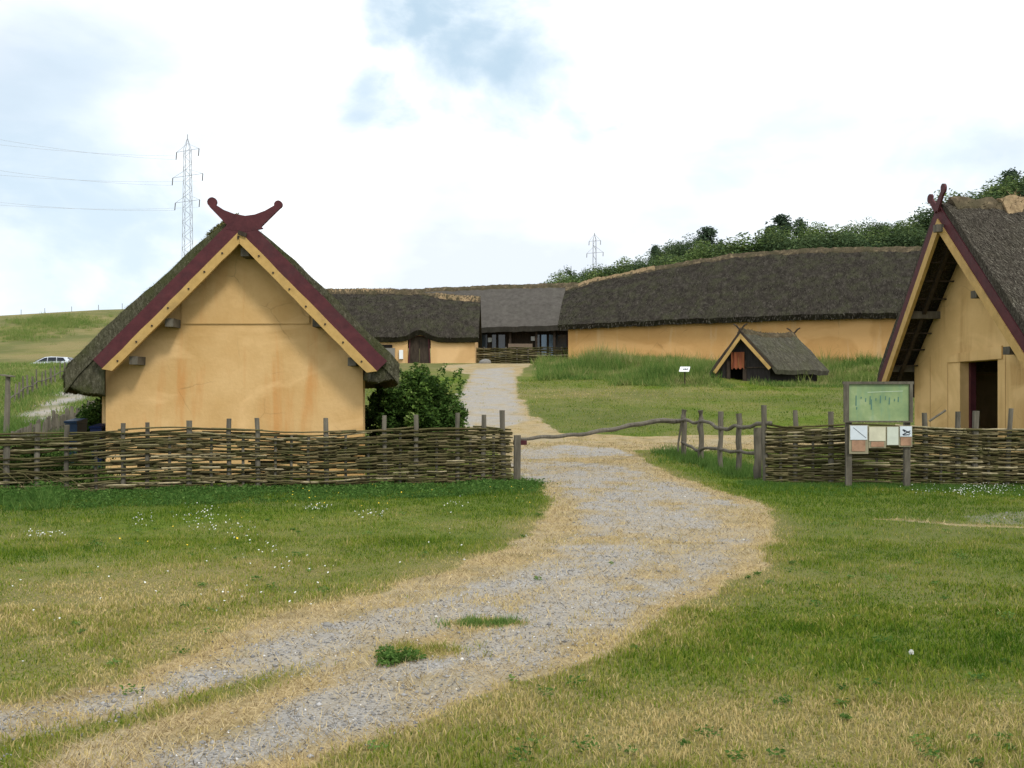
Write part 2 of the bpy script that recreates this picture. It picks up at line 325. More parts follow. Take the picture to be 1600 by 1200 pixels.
def rast(x, y, ks):
    x = np.asarray(x, float); y = np.asarray(y, float); out = [np.zeros(x.shape) for _ in ks]
    if 2 in ks: out[ks.index(2)] = .17+.45*sst(84, 110, y)+.75*(fbm(x*.6, y*.6, 51, 3)-.42)
    for xa_, ya_, st_p, n1, n2, gs_ in RAS[::-1]:
        u = (x-xa_)/st_p; v_ = (y-ya_)/st_p; ok = (u >= 0) & (v_ >= 0) & (u < n1-1) & (v_ < n2-1)
        uu, vv_ = u[ok], v_[ok]; i = uu.astype(int); j = vv_.astype(int); fu = uu-i; fv = vv_-j
        for q, k in enumerate(ks):
            g_ = gs_[k]; out[q][ok] = (g_[j, i]*(1-fu)+g_[j, i+1]*fu)*(1-fv)+(g_[j+1, i]*(1-fu)+g_[j+1, i+1]*fu)*fv
    return out
def masks(x, y): return rast(x, y, [0, 1])
def dryness(x, y): return rast(x, y, [2])[0]
# ------------------------------------------------------------------ ground
xs = np.concatenate([-np.geomspace(900, 16, 60), np.arange(-15.6, 15.6, .12), np.geomspace(16, 900, 60)])
ys = np.concatenate([np.arange(-40, 2, 3), np.arange(2, 34, .12), np.arange(34, 70, .4), np.arange(70, 130, 1.5), np.geomspace(131, 1400, 60)])
X, Y = np.meshgrid(xs, ys); Zg = G(X, Y); nx, ny = len(xs), len(ys)
vs = np.stack([X.ravel(), Y.ravel(), Zg.ravel()], 1)
idx = np.arange(nx*ny).reshape(ny, nx)
fs = np.stack([idx[:-1, :-1].ravel(), idx[:-1, 1:].ravel(), idx[1:, 1:].ravel(), idx[1:, :-1].ravel()], 1)
nn = NT('ground: turf, dry straw and gravel')
aG = nn.attr('gravel'); aS = nn.attr('strawy'); aD = nn.attr('dry')
fine = nn.noise(38, 5); mid = nn.noise(5, 5); big = nn.noise(.08, 5); hf = nn.noise(.5, 5, (1, .5, 1))
green = nn.ramp(nn.math('ADD', nn.math('MULTIPLY', fine, .5), nn.math('MULTIPLY', mid, .5)), [(.35, (.05, .08, .009)), (.55, (.11, .16, .018)), (.72, (.17, .2, .032))])
dryc = nn.ramp(fine, [(.35, (.13, .115, .045)), (.55, (.24, .2, .085)), (.75, (.36, .29, .14))])
turf = nn.mix(nn.ramp(nn.math('ADD', aD, nn.math('MULTIPLY', nn.math('SUBTRACT', hf, .5), .8)), [(.15, 0.), (.75, 1.)]), green, dryc)
strw = nn.ramp(nn.noise(24, 6, (1, 1.4, 1), .75), [(.3, (.165, .122, .06)), (.5, (.365, .275, .14)), (.72, (.56, .45, .26))])
vor = nn.N.new('ShaderNodeTexVoronoi'); vor.inputs['Scale'].default_value = 62; nn.L.new(nn.co, vor.inputs['Vector'])
peb = nn.mix(.55, nn.ramp(vor.outputs['Color'], [(.1, (.17, .165, .155)), (.5, (.3, .29, .275)), (.95, (.5, .49, .47))]), nn.ramp(mid, [(.3, (.24, .23, .215)), (.7, (.4, .36, .3))]))
edge = nn.ramp(nn.math('ADD', aG, nn.math('MULTIPLY', nn.math('SUBTRACT', fine, .5), .9)), [(.28, 0.), (.75, 1.)])
edge2 = nn.ramp(nn.math('ADD', aS, nn.math('MULTIPLY', nn.math('SUBTRACT', mid, .5), .8)), [(.3, 0.), (.62, 1.)])
turf = nn.mix(nn.ramp(big, [(.42, 0.), (.58, .8)]), turf, (.1, .115, .035)); turf = nn.mix(nn.ramp(nn.noise(.35, 4), [(.5, 0.), (.7, .5)]), turf, (.2, .185, .08)); strw = nn.mix(nn.ramp(nn.noise(2.3, 5), [(.46, 0.), (.64, .6)]), strw, (.17, .14, .06)); strw = nn.mix(nn.ramp(nn.noise(.8, 4), [(.45, 0.), (.62, .5)]), strw, (.34, .3, .22)); peb = nn.mix(nn.ramp(nn.noise(.9, 4), [(.42, 0.), (.66, .6)]), peb, (.36, .3, .205)); c = nn.mix(edge2, turf, strw); c = nn.mix(edge, c, peb); nn.color(c); nn.b.inputs['Specular IOR Level'].default_value = .05
nn.bump(nn.math('ADD', fine, nn.math('MULTIPLY', vor.outputs['Distance'], .8)), .6, .02)
go = npmesh('ground', vs, fs, np.zeros(len(fs)), nn.m); go['kind'] = 'structure'
go.data.polygons.foreach_set('use_smooth', [True]*len(go.data.polygons))
fx, fy = X.ravel(), Y.ravel()
gr, st = masks(fx, fy); dr = dryness(fx, fy)
for nm, a in (('gravel', gr), ('strawy', st), ('dry', dr)):
    at = go.data.attributes.new(nm, 'FLOAT', 'POINT'); at.data.foreach_set('value', a.astype(np.float32))
print('ground', len(fs))

# ------------------------------------------------------------------ grass, straw, stones
def blades(name, x, y, h, wd, lean, tone, m, z0=None, seg=False, az=None):
    n_ = len(x); z = G(x, y) if z0 is None else z0
    a = nr.uniform(0, 2*np.pi, n_) if az is None else az
    la = nr.uniform(0, 2*np.pi, n_); lx = np.cos(la)*lean*h; ly = np.sin(la)*lean*h
    hz = h*np.sqrt(np.clip(1-lean**2, .02, 1))
    ux = np.cos(a)*wd/2; uy = np.sin(a)*wd/2; b = z-.004
    if not seg:
        v = np.stack([np.stack([x-ux, y-uy, b], 1), np.stack([x+ux, y+uy, b], 1), np.stack([x+lx, y+ly, z+hz], 1)], 1).reshape(-1, 3)
        f = np.arange(n_*3).reshape(-1, 3)
        return npmesh(name, v, f, tone, m)
    mx_, my_, mz = x+lx*.35, y+ly*.35, z+hz*.6
    v = np.stack([np.stack([x-ux, y-uy, b], 1), np.stack([x+ux, y+uy, b], 1), np.stack([mx_+ux*.8, my_+uy*.8, mz], 1), np.stack([mx_-ux*.8, my_-uy*.8, mz], 1), np.stack([x+lx*1.3, y+ly*1.3, z+hz], 1)], 1).reshape(-1, 3)
    i = np.arange(n_)[:, None]*5
    f = np.concatenate([i+[0, 1, 2], i+[0, 2, 3], i+[3, 2, 4]], 0)
    return npmesh(name, v, f, np.concatenate([tone]*3), m)
gx, gy, gs = [], [], []
for y0, y1, dens in ((3.4, 5.5, 5200), (5.5, 8, 3600), (8, 12, 1900), (12, 20, 800), (20, 30, 330), (30, 52, 90)):
    hw = .53*y1+3.5; k = int(dens*(y1-y0)*2*hw)
    gx.append(nr.uniform(-hw, hw, k)); gy.append(nr.uniform(y0, y1, k))
x = np.concatenate(gx); y = np.concatenate(gy)
keep = np.abs(x) < .53*y+3.5; x, y = x[keep], y[keep]
gr, st = masks(x, y); dr = dryness(x, y)
p = (1-gr)*(1-(.95-.25*sst(.45, .7, fbm(x*1.7, y*1.7, 66, 3)))*st); keep = nr.random(len(x)) < p
dd = np.clip(dr*.85+nr.normal(.04, .21, len(x))+st*.5+.55*(fbm(x*4.5, y*4.5, 63, 3)-.5), 0, 1); cl = fbm(x*2.2, y*2.2, 61, 3)
sz = np.clip(.5+1.5*(cl-.3), .35, 1.5)*(1-.3*dr)
x, y, dd, sz = x[keep], y[keep], dd[keep], sz[keep]
dist = y
h = nr.uniform(.02, .06, len(x))*sz*(1+.02*dist); wd = (.0028+.00052*dist)*nr.uniform(.7, 1.4, len(x)); lean = nr.uniform(.15, .85, len(x))
near = y < 9
g1 = blades('grass', x[near], y[near], h[near], wd[near], lean[near], dd[near], M['blade'], seg=True)
tag(g1, 'short mown green and dry lawn grass on both sides of the gravel track', 'grass', kind='stuff')
fr = ~near
g2 = blades('grass', x[fr], y[fr], h[fr], wd[fr], lean[fr], dd[fr], M['blade'])
tag(g2, 'short lawn grass further off, up to the wattle fences and beyond the gate', 'grass', kind='stuff')
print('blades', len(x))
# loose straw on the track edges
k = 260000; y = 3.4+26*nr.random(k)**1.7; x = nr.uniform(-1, 1, k)*(.53*y+1)
gr, st = masks(x, y); keep = nr.random(k) < st*(1-.72*gr); x, y = x[keep], y[keep]
s3 = blades('straw', x, y, nr.uniform(.03, .11, len(x)), (.0025+.0004*y), nr.uniform(.75, .985, len(x)), nr.random(len(x)), M['straw'])
tag(s3, 'dry yellow straw lying along the edges and middle of the track', 'straw', kind='stuff')
# pebbles
k = 150000; y = 3.4+24*nr.random(k)**1.6; x = nr.uniform(-1, 1, k)*(.53*y+1)
gr, st = masks(x, y); keep = nr.random(k) < gr*.9+.05*st; x, y = x[keep], y[keep]; k = len(x); z = G(x, y)
r = nr.uniform(.004, .011, k)*(1+(nr.random(k) > .97)*1.1); tn = np.clip(nr.normal(.5, .22, k), 0, 1)
o6 = np.array([[1, 0, 0], [0, 1, 0], [-1, 0, 0], [0, -1, 0], [0, 0, .7], [0, 0, -.7]], float)
v = np.stack([x, y, z+r*.2], 1)[:, None, :]+(o6[None]*nr.uniform(.6, 1.25, (k, 6, 1)))*r[:, None, None]
f8 = np.array([[0, 1, 4], [1, 2, 4], [2, 3, 4], [3, 0, 4], [1, 0, 5], [2, 1, 5], [3, 2, 5], [0, 3, 5]])
f = (np.arange(k)[:, None, None]*6+f8[None]).reshape(-1, 3)
tag(npmesh('gravel', v.reshape(-1, 3), f, np.repeat(tn, 8), M['pebble']), 'loose grey gravel stones on the wheel tracks', 'gravel', kind='stuff')

# long rough grass bank before the long house, tufts at fences, field grass
def clumps(name, pts, hts, nb, spread, m, label, tbase=.4, wdt=.02, cat='grass'):
    bx = []; by = []; bh = []; bt = []
    for (cx, cy), hh in zip(pts, hts):
        q = nb; bx.append(cx+nr.normal(0, spread, q)); by.append(cy+nr.normal(0, spread, q)); bh.append(hh*nr.uniform(.5, 1.1, q)); bt.append(np.clip((tbase if tbase is not None else .2+.85*float(fbm(cx*.35, cy*.35, 79, 3)))+nr.normal(0, .12)+nr.normal(0, .14, q), 0, 1))
    x = np.concatenate(bx); y = np.concatenate(by)
    return tag(blades(name, x, y, np.concatenate(bh), np.full(len(x), wdt), nr.uniform(.15, .85, len(x)), np.concatenate(bt), m), label, cat, kind='stuff')
pts = []; hts = []
while len(pts) < 4000:
    yy = rng.uniform(46.5, 66); xx = rng.uniform(1.5, 36)
    e = .5+1.2*(float(fbm(xx*.3, 0, 71))-.5)
    lo = 47.9+1.4*(float(fbm(xx*.25, 3, 72))-.5)*2+ (3 if xx < 5 else 0)
    if yy < lo: continue
    if 9.8 < xx < 16.2 and 49.2+.0*xx < yy < 52.8 and not (xx > 12.9 and yy < 49.2+(xx-12.6)*.83): continue
    if 10.3 < xx < 11.5 and yy < 49.8: continue
    pts.append((xx, yy)); hts.append((.26+2.6*max(0, float(fbm(xx*.4, yy*.4, 73, 3))-.28)**1.3+(.6 if rng.random() < .015 else 0))*float(sst(46, 51, yy)*.8+.2))
clumps('tall_grass', pts, hts, 30, .2, M['rough_grass'], 'long tussocky green grass on the bank below the long thatched house', None, .045)
pts = []; hts = []
for i in range(2100):
    px = rng.uniform(-60, 835); q_ = min(2.4, rng.expovariate(1.4)); Y_ = 17.3+ (px+60)/900*2.85 - q_
    pts.append(((px-800)/F*Y_, Y_)); hts.append(rng.uniform(.03, .1)*(2.2 if px < 110 else 1)*(.3+1.3*float(fbm(px*.03, 0, 77)))*(1+.25*q_))
def leafy(name, pts, hts, nb, spread, leaf, m, label, cat):
    xs_ = []; ys_ = []; zs = []
    for (cx, cy), hh in zip(pts, hts):
        xs_.append(cx+nr.normal(0, spread, nb)); ys_.append(cy+nr.normal(0, spread, nb)); zs.append(hh*nr.random(nb)**.7)
    x = np.concatenate(xs_); y = np.concatenate(ys_); z = G(x, y)+np.concatenate(zs)
    return tag(leaves(name, np.stack([x, y, z], 1), leaf, np.clip(nr.normal(.45, .22, len(x)), 0, 1), m), label, cat, kind='stuff')
def leaves(name, c, size, tone, m, parent=None, flat=.6):
    k = len(c); a = nr.normal(0, 1, (k, 3)); a[:, 2] *= flat; a /= np.linalg.norm(a, axis=1, keepdims=True)
    b = np.cross(a, nr.normal(0, 1, (k, 3))); b /= np.linalg.norm(b, axis=1, keepdims=True)
    s = (size*nr.uniform(.6, 1.3, k))[:, None]
    v = np.stack([c-a*s, c+b*s*.45, c+a*s, c-b*s*.45], 1).reshape(-1, 3)
    return npmesh(name, v, np.arange(k*4).reshape(-1, 4), tone, m, parent)
clumps('verge_grass', pts, hts, 22, .12, M['weed'], 'lush dark green weeds and grass along the foot of the left wattle fence', .5, .013)
leafy('verge_weeds', pts[:1300], hts[:1300], 20, .13, .028, M['weed'], 'small-leaved nettles and weeds at the foot of the left wattle fence', 'weeds')
pts = []; hts = []
for i in range(1100):
    px = rng.uniform(1165, 1680); Y_ = 19.75-min(2.2, rng.expovariate(1.9)) + (.6 if px < 1200 else 0)
    pts.append(((px-800)/F*Y_, Y_)); hts.append(rng.uniform(.03, .09))
clumps('verge_grass', pts, hts, 22, .12, M['weed'], 'green grass and weeds along the foot of the right wattle fence', .55, .013)
pts = []; hts = []
for i in range(420):
    t = rng.random(); px = 1045+t*130+rng.gauss(0, 14); Y_ = 27.5-t*5.8+rng.gauss(0, .5)
    pts.append(((px-800)/F*Y_, Y_)); hts.append(rng.uniform(.08, .3))
clumps('verge_grass', pts, hts, 20, .14, M['weed'], 'bright green grass tufts round the posts of the rail fence', .7, .016)
for (px, py, rx, ry, nb, hh, tb, lab) in ((760, 977, .14, .06, 60, .08, .78, 'grass tuft growing in the middle of the gravel track'), (665, 1020, .16, .08, 50, .08, .85, 'thin dry grass tuft beside the round weed on the track')):
    cx, cy = gp(px, py); pp = [(cx+rng.gauss(0, rx), cy+rng.gauss(0, ry)) for _ in range(nb)]
    clumps('grass_tuft', pp, [hh*rng.uniform(.5, 1.1) for _ in pp], 14, .03, M['weed' if tb < .8 else 'blade'], lab, tb if tb < .8 else .6, .006)['kind'] = 'stuff'
cx, cy = gp(617, 1034); k = 1400
q = nr.normal(0, 1, (k, 3)); q /= np.linalg.norm(q, axis=1, keepdims=True); q *= (nr.random((k, 1))**.4)
q = q*(1+.5*np.sin(np.arctan2(q[:, 1], q[:, 0])*3+1))[:, None]; wp = np.stack([cx+q[:, 0]*.13, cy+q[:, 1]*.12, g(cx, cy)+.01+np.abs(q[:, 2])*.06], 1)
tag(leaves('weed_plant', wp, .014, np.clip(nr.normal(.6, .2, k), 0, 1), M['weed']), 'low round dark green weed in the middle of the gravel track', 'weed')
k = 0; wl_ = []; wt_ = []
while k < 180:
    Yq = 3.6+14*rng.random()**1.6; xq = rng.uniform(-1, 1)*(.52*Yq+.5); a, b = masks(np.array([xq]), np.array([Yq])); in_tr = a[0]+b[0] > .5
    if in_tr and rng.random() < .88: continue
    k += 1; rr_ = rng.uniform(.025, .07); m_ = rng.randint(18, 46); an = nr.uniform(0, 6.28, m_); ra = nr.random(m_)**.6*rr_
    wl_.append(np.stack([xq+np.cos(an)*ra, Yq+np.sin(an)*ra, g(xq, Yq)+.01+nr.random(m_)*rr_*.7], 1)); wt_.append(np.clip(rng.gauss(.68, .18)+nr.normal(0, .12, m_), 0, 1))
tag(leaves('low_weeds', np.concatenate(wl_), .013, np.concatenate(wt_), M['weed'], flat=.25), 'small broad-leaved weeds scattered through the lawn and along the track', 'weeds', kind='stuff')
# rough field blades on the far left hillside and behind fence
pts = []; hts = []
for i in range(900):
    px = rng.uniform(-80, 175); Y_ = rng.uniform(19, 34); pts.append(((px-800)/F*Y_, Y_)); hts.append(rng.uniform(.15, .55)*(1.3 if px < 60 else .8))
clumps('tall_grass', pts, hts, 26, .16, M['rough_grass'], 'rank green grass behind the left end of the wattle fence', .4, .02)
pts = []; hts = []
for i in range(1300):
    px = rng.uniform(-120, 170); Y_ = rng.uniform(34, 80); xx = (px-800)/F*Y_
    if float(masks(np.array([xx]), np.array([Y_]))[0][0]) > .3: continue
    pts.append((xx, Y_)); hts.append(rng.uniform(.12, .4))
for i in range(500):
    px = rng.gauss(90, 38); Y_ = rng.gauss(168, 6); pts.append(((px-800)/F*Y_, Y_)); hts.append(rng.uniform(.3, 1.1))
for i in range(260):
    px = rng.gauss(30, 30); Y_ = rng.gauss(150, 5); pts.append(((px-800)/F*Y_, Y_)); hts.append(rng.uniform(.3, .8))
clumps('tall_grass', pts, hts, 24, .3, M['rough_grass'], 'yellow-green field grass beside the side path at the far left', .62, .04)
# small flowers
def flowers(spots, col, name, label, rad):
    mb = MB()
    for (px, py, rx, ry, n_) in spots:
        for _ in range(n_):
            cx, cy = gp(px+rng.gauss(0, rx), py+rng.gauss(0, ry)) if False else (None, None)
            q = gpf(px+rng.gauss(0, rx), py+rng.gauss(0, ry)); z = g(*q)+rng.uniform(.05, .09)
            r = rad*rng.uniform(.7, 1.2); a0 = rng.random()*6; tx, ty = rng.uniform(-.5, .5), rng.uniform(-.7, .2)
            pt = [(q[0]+r*math.cos(a0+k*math.pi/3), q[1]+r*math.sin(a0+k*math.pi/3), z+r*(math.cos(a0+k*math.pi/3)*tx-math.sin(a0+k*math.pi/3)*ty)) for k in range(6)]
            mb.add(pt+[(q[0], q[1], z-.012)], [tuple(range(6)), (0, 6, 3)])
    return tag(mb.build(name, col), label, 'flowers', kind='stuff')
def gpf(px, py):
    Y_ = CAMZ*F/max(py-HZ, 20); return ((px-800)/F*Y_, Y_)
M['petal'] = m_flat('white petals', (.66, .67, .62), .6, 0, .05); M['gold'] = m_flat('yellow petals', (.8, .55, .04), .6, 0, .1)
flowers([(315, 812, 20, 8, 55), (350, 830, 28, 6, 25), (65, 841, 20, 3, 32), (500, 800, 14, 4, 26), (580, 809, 12, 3, 26), (380, 860, 30, 22, 24), (480, 890, 24, 14, 14), (220, 815, 14, 7, 20), (1545, 768, 36, 6, 170), (1500, 772, 10, 3, 25), (330, 940, 60, 14, 18), (710, 793, 12, 3, 10), (720, 850, 50, 30, 8), (120, 930, 80, 40, 10), (1450, 770, 30, 4, 20)], M['petal'], 'daisies', 'scattered white daisies in the lawn and below the fences', .0085)
flowers([(600, 758, 60, 8, 16), (490, 775, 30, 12, 16), (300, 830, 60, 20, 10), (590, 790, 40, 10, 8), (800, 780, 30, 8, 6)], M['gold'], 'buttercups', 'scattered small yellow buttercups below the left fence', .011)
q = gpf(1425, 1050); mb = MB(); zb = g(*q); mb.tube([(q[0], q[1], zb), (q[0]-.01, q[1], zb+.06), (q[0], q[1]+.01, zb+.1)], .0022, 5)
dn = thing('dandelion', (q[0], q[1], zb), 'single pale dandelion seed head standing in the right lawn', 'flower'); mb.build('stem', M['weed'], dn)
mb = MB()
for _ in range(60):
    a, b = rng.uniform(0, 6.28), rng.uniform(-.9, 1); s_ = math.sqrt(1-b*b)*.016; p0 = V((q[0], q[1]+.01, zb+.105)); e = p0+V((math.cos(a)*s_, math.sin(a)*s_, b*.016)); mb.bar(p0, e, .003, .003)
mb.build('seed_head', M['petal'], dn)

# ------------------------------------------------------------------ roofs
def lerp_prof(prof, n_):
    d = [0]
    for i in range(1, len(prof)): d.append(d[-1]+(prof[i]-prof[i-1]).length)
    out = []
    for k in range(n_):
        t = d[-1]*k/(n_-1); i = 0
        while i < len(d)-2 and d[i+1] < t: i += 1
        out.append(prof[i].lerp(prof[i+1], (t-d[i])/max(1e-6, d[i+1]-d[i])))
    return out
def roof(stations, nu, nv, tv, jit, seed=0, inset=.1, drop_ends=0):
    """stations: cross-sections (lists of points front eave -> ridge -> back eave). returns a closed thick mesh and the outer grid"""
    st_ = [lerp_prof([V(p) for p in s_], nv) for s_ in stations]
    d = [0]
    for i in range(1, len(st_)): d.append(d[-1]+(st_[i][nv//2]-st_[i-1][nv//2]).length)
    grid = []
    for k in range(nu):
        t = d[-1]*k/(nu-1); i = 0
        while i < len(d)-2 and d[i+1] < t: i += 1
        f_ = (t-d[i])/max(1e-6, d[i+1]-d[i]); grid.append([st_[i][j].lerp(st_[i+1][j], f_) for j in range(nv)])
    mb = MB(); vs_ = []
    rr = random.Random(seed)
    for i in range(nu):
        for j in range(nv):
            p_ = grid[i][j]; nz = (float(vn(p_.x*1.7+p_.y, p_.z*2.1+p_.y*1.3, seed))-.5)*2*jit+(rr.random()-.5)*jit*.8
            grid[i][j] = V((p_.x, p_.y, p_.z+nz))
    inner = []
    for i in range(nu):
        cen = (grid[i][0]+grid[i][-1])/2; row = []
        for j in range(nv):
            p_ = grid[i][j]; e = abs(j/(nv-1)-.5)*2
            dirc = V((cen.x-p_.x, cen.y-p_.y, 0)); 
            if dirc.length > .01: dirc.normalize()
            row.append(V((p_.x, p_.y, p_.z-tv))+dirc*inset*(e**8))
        inner.append(row)
    for r_ in grid: vs_ += r_
    for r_ in inner: vs_ += r_
    o_ = nu*nv; fs_ = []
    for i in range(nu-1):
        for j in range(nv-1):
            a = i*nv+j; fs_.append((a, a+1, a+nv+1, a+nv)); fs_.append((o_+a, o_+a+nv, o_+a+nv+1, o_+a+1))
    for i in range(nu-1):
        a = i*nv; fs_.append((a, a+nv, o_+a+nv, o_+a)); a = i*nv+nv-1; fs_.append((a, o_+a, o_+a+nv, a+nv))
    for j in range(nv-1):
        fs_.append((j, o_+j, o_+j+1, j+1)); a = (nu-1)*nv+j; fs_.append((a, a+1, o_+a+1, o_+a))
    mb.add(vs_, fs_); return mb, grid
def fuzz(mb, grid, cnt, size, wdt, j0=0, j1=None, edge=0):
    nu, nv = len(grid), len(grid[0]); j1 = j1 or nv-1
    for _ in range(cnt):
        i = rng.randrange(nu-1); j = rng.randrange(j0, j1); u, v_ = rng.random(), rng.random()
        a = grid[i][j].lerp(grid[i+1][j], u); b = grid[i][j+1].lerp(grid[i+1][j+1], u); p_ = a.lerp(b, v_)
        dn_ = (b-a); dn_ = dn_ if dn_.z < 0 else -dn_; dn_.normalize(); al = (grid[i+1][j]-grid[i][j]).normalized(); nrm = al.cross(dn_)
        if nrm.z < 0: nrm = -nrm
        s_ = size*rng.uniform(.5, 1.3); tip = p_+dn_*s_+nrm*s_*rng.uniform(.1, .5)+al*s_*rng.uniform(-.3, .3)
        mb.add([p_-al*wdt/2+nrm*.003, p_+al*wdt/2+nrm*.003, tip], [(0, 1, 2)], rng.random())
def ridge_cap(grid, jm, half, th, m, parent, i0=0, i1=None, name='ridge_cap', lump=.05, seed=3, sub=2):
    i1 = i1 or len(grid)-1; mb = MB(); n_ = (i1-i0)*sub+1; nv = 9; vs_ = []
    for k in range(n_):
        t = i0+k/sub; i = min(int(t), len(grid)-2); f_ = t-i
        A = [grid[i][j].lerp(grid[i+1][j], f_) for j in range(len(grid[0]))]
        c_ = A[jm]; d1 = (A[max(jm-3, 0)]-c_).normalized(); d2 = (A[min(jm+3, len(A)-1)]-c_).normalized()
        hw = half*(.85+.3*float(vn(k*.35, 0, seed)))
        for q in range(nv):
            e = (q/(nv-1)-.5)*2
            base = c_+(d1 if e < 0 else d2)*abs(e)*hw
            up = th*(1-abs(e)**3)+lump*(float(vn(k*.8, q*.9, seed+1))-.4)
            vs_.append(base+V((0, 0, up-(.08 if abs(e) == 1 else 0))))
    fs_ = [(k*nv+q, k*nv+q+1, (k+1)*nv+q+1, (k+1)*nv+q) for k in range(n_-1) for q in range(nv-1)]
    fs_ += [tuple(range(nv)), tuple((n_-1)*nv+q for q in range(nv))[::-1]]
    mb.add(vs_, fs_)
    for _ in range(n_*nv):
        p_ = vs_[rng.randrange(len(vs_))]; s_ = th*rng.uniform(.3, 1.0)
        dx = V((rng.uniform(-1, 1), rng.uniform(-1, 1), rng.uniform(.1, .9))).normalized()*s_
        mb.add([p_+V((-.012, 0, 0)), p_+V((.012, .01, 0)), p_+dx], [(0, 1, 2)], rng.random())
    return mb.build(name, m, parent)

# ------------------------------------------------------------------ LEFT HOUSE
HL = thing('thatched_house', (-5.7, 21.5, 0), 'ochre clay-walled thatched house behind the left wattle fence, crossed red gable horns on top', 'house', 'thatched houses')
d_ = V((-math.sin(R(18)), math.cos(R(18)), 0)); side = V((-1, 0, 0))
xc, za, YF = -5.565, 5.485, 21.0
prof0 = [(-9.19, 21.03, 2.22), (-8.9, 21.03, 2.62), (-6.5, 21.03, 4.79), (-5.95, 21.03, 5.22), (-5.6, 21.03, 5.38), (-5.2, 21.03, 5.17), (-3.87, 21.03, 3.94), (-2.5, 21.03, 2.6), (-2.31, 21.03, 2.36)]
sts = []
for s_ in (0, 1, 2, 3.5, 5, 6.5, 8, 9):
    b = math.sin(math.pi*s_/9); ps = []
    for p_ in prof0:
        q = V(p_)+d_*s_; off = (q.x-(xc+d_.x*s_)); q.x += (b*.45 if off > .3 else -b*.2 if off < -.3 else 0); q.z += -.12*b*0; ps.append(q)
    sts.append(ps)
mb, grid = roof(sts, 46, 41, .42, .035, 5, .02)
mb.build('roof', M['thatch_near'], HL)
fz = MB(); fuzz(fz, grid, 22000, .15, .01)
for j in range(40):                       # ragged reed ends along the front edge of the thatch
    a, b = grid[0][j], grid[0][j+1]
    for _ in range(26):
        p_ = a.lerp(b, rng.random())-V((0, 0, rng.random()*.4)); s_ = rng.uniform(.03, .1)
        dx = V((rng.uniform(-.5, .5), -rng.uniform(0, .5), rng.uniform(-.5, .8)))*s_
        fz.add([p_+V((-.006, 0, 0)), p_+V((.006, 0, 0)), p_+dx], [(0, 1, 2)], rng.random())
for i in range(45):
    for jj in (0, 40):
        a, b = grid[i][jj], grid[i+1][jj]
        for _ in range(30):
            p_ = a.lerp(b, rng.random())-V((0, 0, rng.random()*.4)); s_ = rng.uniform(.04, .12); dx = V((-.5 if jj == 0 else .5, -.1, -.8))*s_
            fz.add([p_+V((0, -.008, 0)), p_+V((0, .008, 0)), p_+dx], [(0, 1, 2)], rng.random())
fz.build('loose_reed', M['fuzz'], HL)
ridge_cap(grid, 20, .42, .12, M['ridge'], HL, 3, 45, lump=.14)
for prof_, sg in (([(-8.35, 2.75), (-8.75, 2.72), (-9.15, 2.4), (-9.27, 2.15), (-9.16, 1.92), (-8.85, 1.76), (-8.35, 1.74)], -1), ([(-2.95, 2.5), (-2.55, 2.5), (-2.33, 2.38), (-2.3, 2.22), (-2.45, 2.06), (-2.75, 1.98), (-3.0, 2.05)], 1)):
    mb = MB(); n_ = len(prof_); K = 36; vs_ = []
    for k in range(K+1):
        s_ = .02+8.6*k/K; o_ = d_*s_; bw = sg*.2*math.sin(math.pi*s_/9)
        cx_ = sum(a for a, b in prof_)/n_; cz_ = sum(b for a, b in prof_)/n_; kk = .93 if k in (0, K) else 1
        for a, b in prof_: vs_.append((cx_+(a-cx_)*kk+o_.x+bw+rng.uniform(-.02, .02), 21.05+o_.y, cz_+(b-cz_)*kk+rng.uniform(-.02, .02)))
    mb.add(vs_, [(k*n_+i, k*n_+(i+1) % n_, (k+1)*n_+(i+1) % n_, (k+1)*n_+i) for k in range(K) for i in range(n_)]+[tuple(range(n_))[::-1], tuple(K*n_+i for i in range(n_))])
    for _ in range(3500):
        k = rng.randrange(K); i = rng.randrange(1, n_-1); p_ = V(vs_[k*n_+i]).lerp(V(vs_[k*n_+i+1]), rng.random()).lerp(V(vs_[(k+1)*n_+i]), rng.random())
        dx = V((sg*rng.uniform(-.1, .6), rng.uniform(-.4, .1), rng.uniform(-.9, .1)))*rng.uniform(.03, .08); mb.add([p_, p_+V((0, .012, 0)), p_+dx], [(0, 1, 2)], rng.random())
    for _ in range(1200):
        a = V(vs_[rng.randrange(n_)]); b = V(vs_[rng.randrange(n_)]); p_ = a.lerp(b, rng.random()); dx = V((rng.uniform(-.3, .3), -rng.uniform(.1, .6), rng.uniform(-.6, .2)))*rng.uniform(.03, .08); mb.add([p_, p_+V((.012, 0, 0)), p_+dx], [(0, 1, 2)], rng.random())
    mb.build('eave_thatch', M['thatch_near'], HL)
mb = MB(); pp = [V((-6.28, 21.3, 5.0)), V((-6.15, 21.28, 5.1)), V((-5.98, 21.3, 5.23)), V((-5.85, 21.3, 5.34)), V((-5.72, 21.32, 5.42))]
mb.tube(pp, [.05, .1, .11, .1, .06], 9, .5, .3)
for _ in range(2600):
    p_ = pp[0].lerp(pp[-1], rng.random()); q = V((rng.gauss(0, 1), rng.gauss(0, 1), rng.gauss(0, 1))).normalized(); p_ = p_+q*rng.uniform(.07, .13); dx = q*rng.uniform(.02, .05); mb.add([p_, p_+V((.02, 0, .01)), p_+dx], [(0, 1, 2)], rng.random())
mb.build('moss_roll', m_flat('yellow-green moss', (.2, .19, .07), .95, 0, .5), HL)
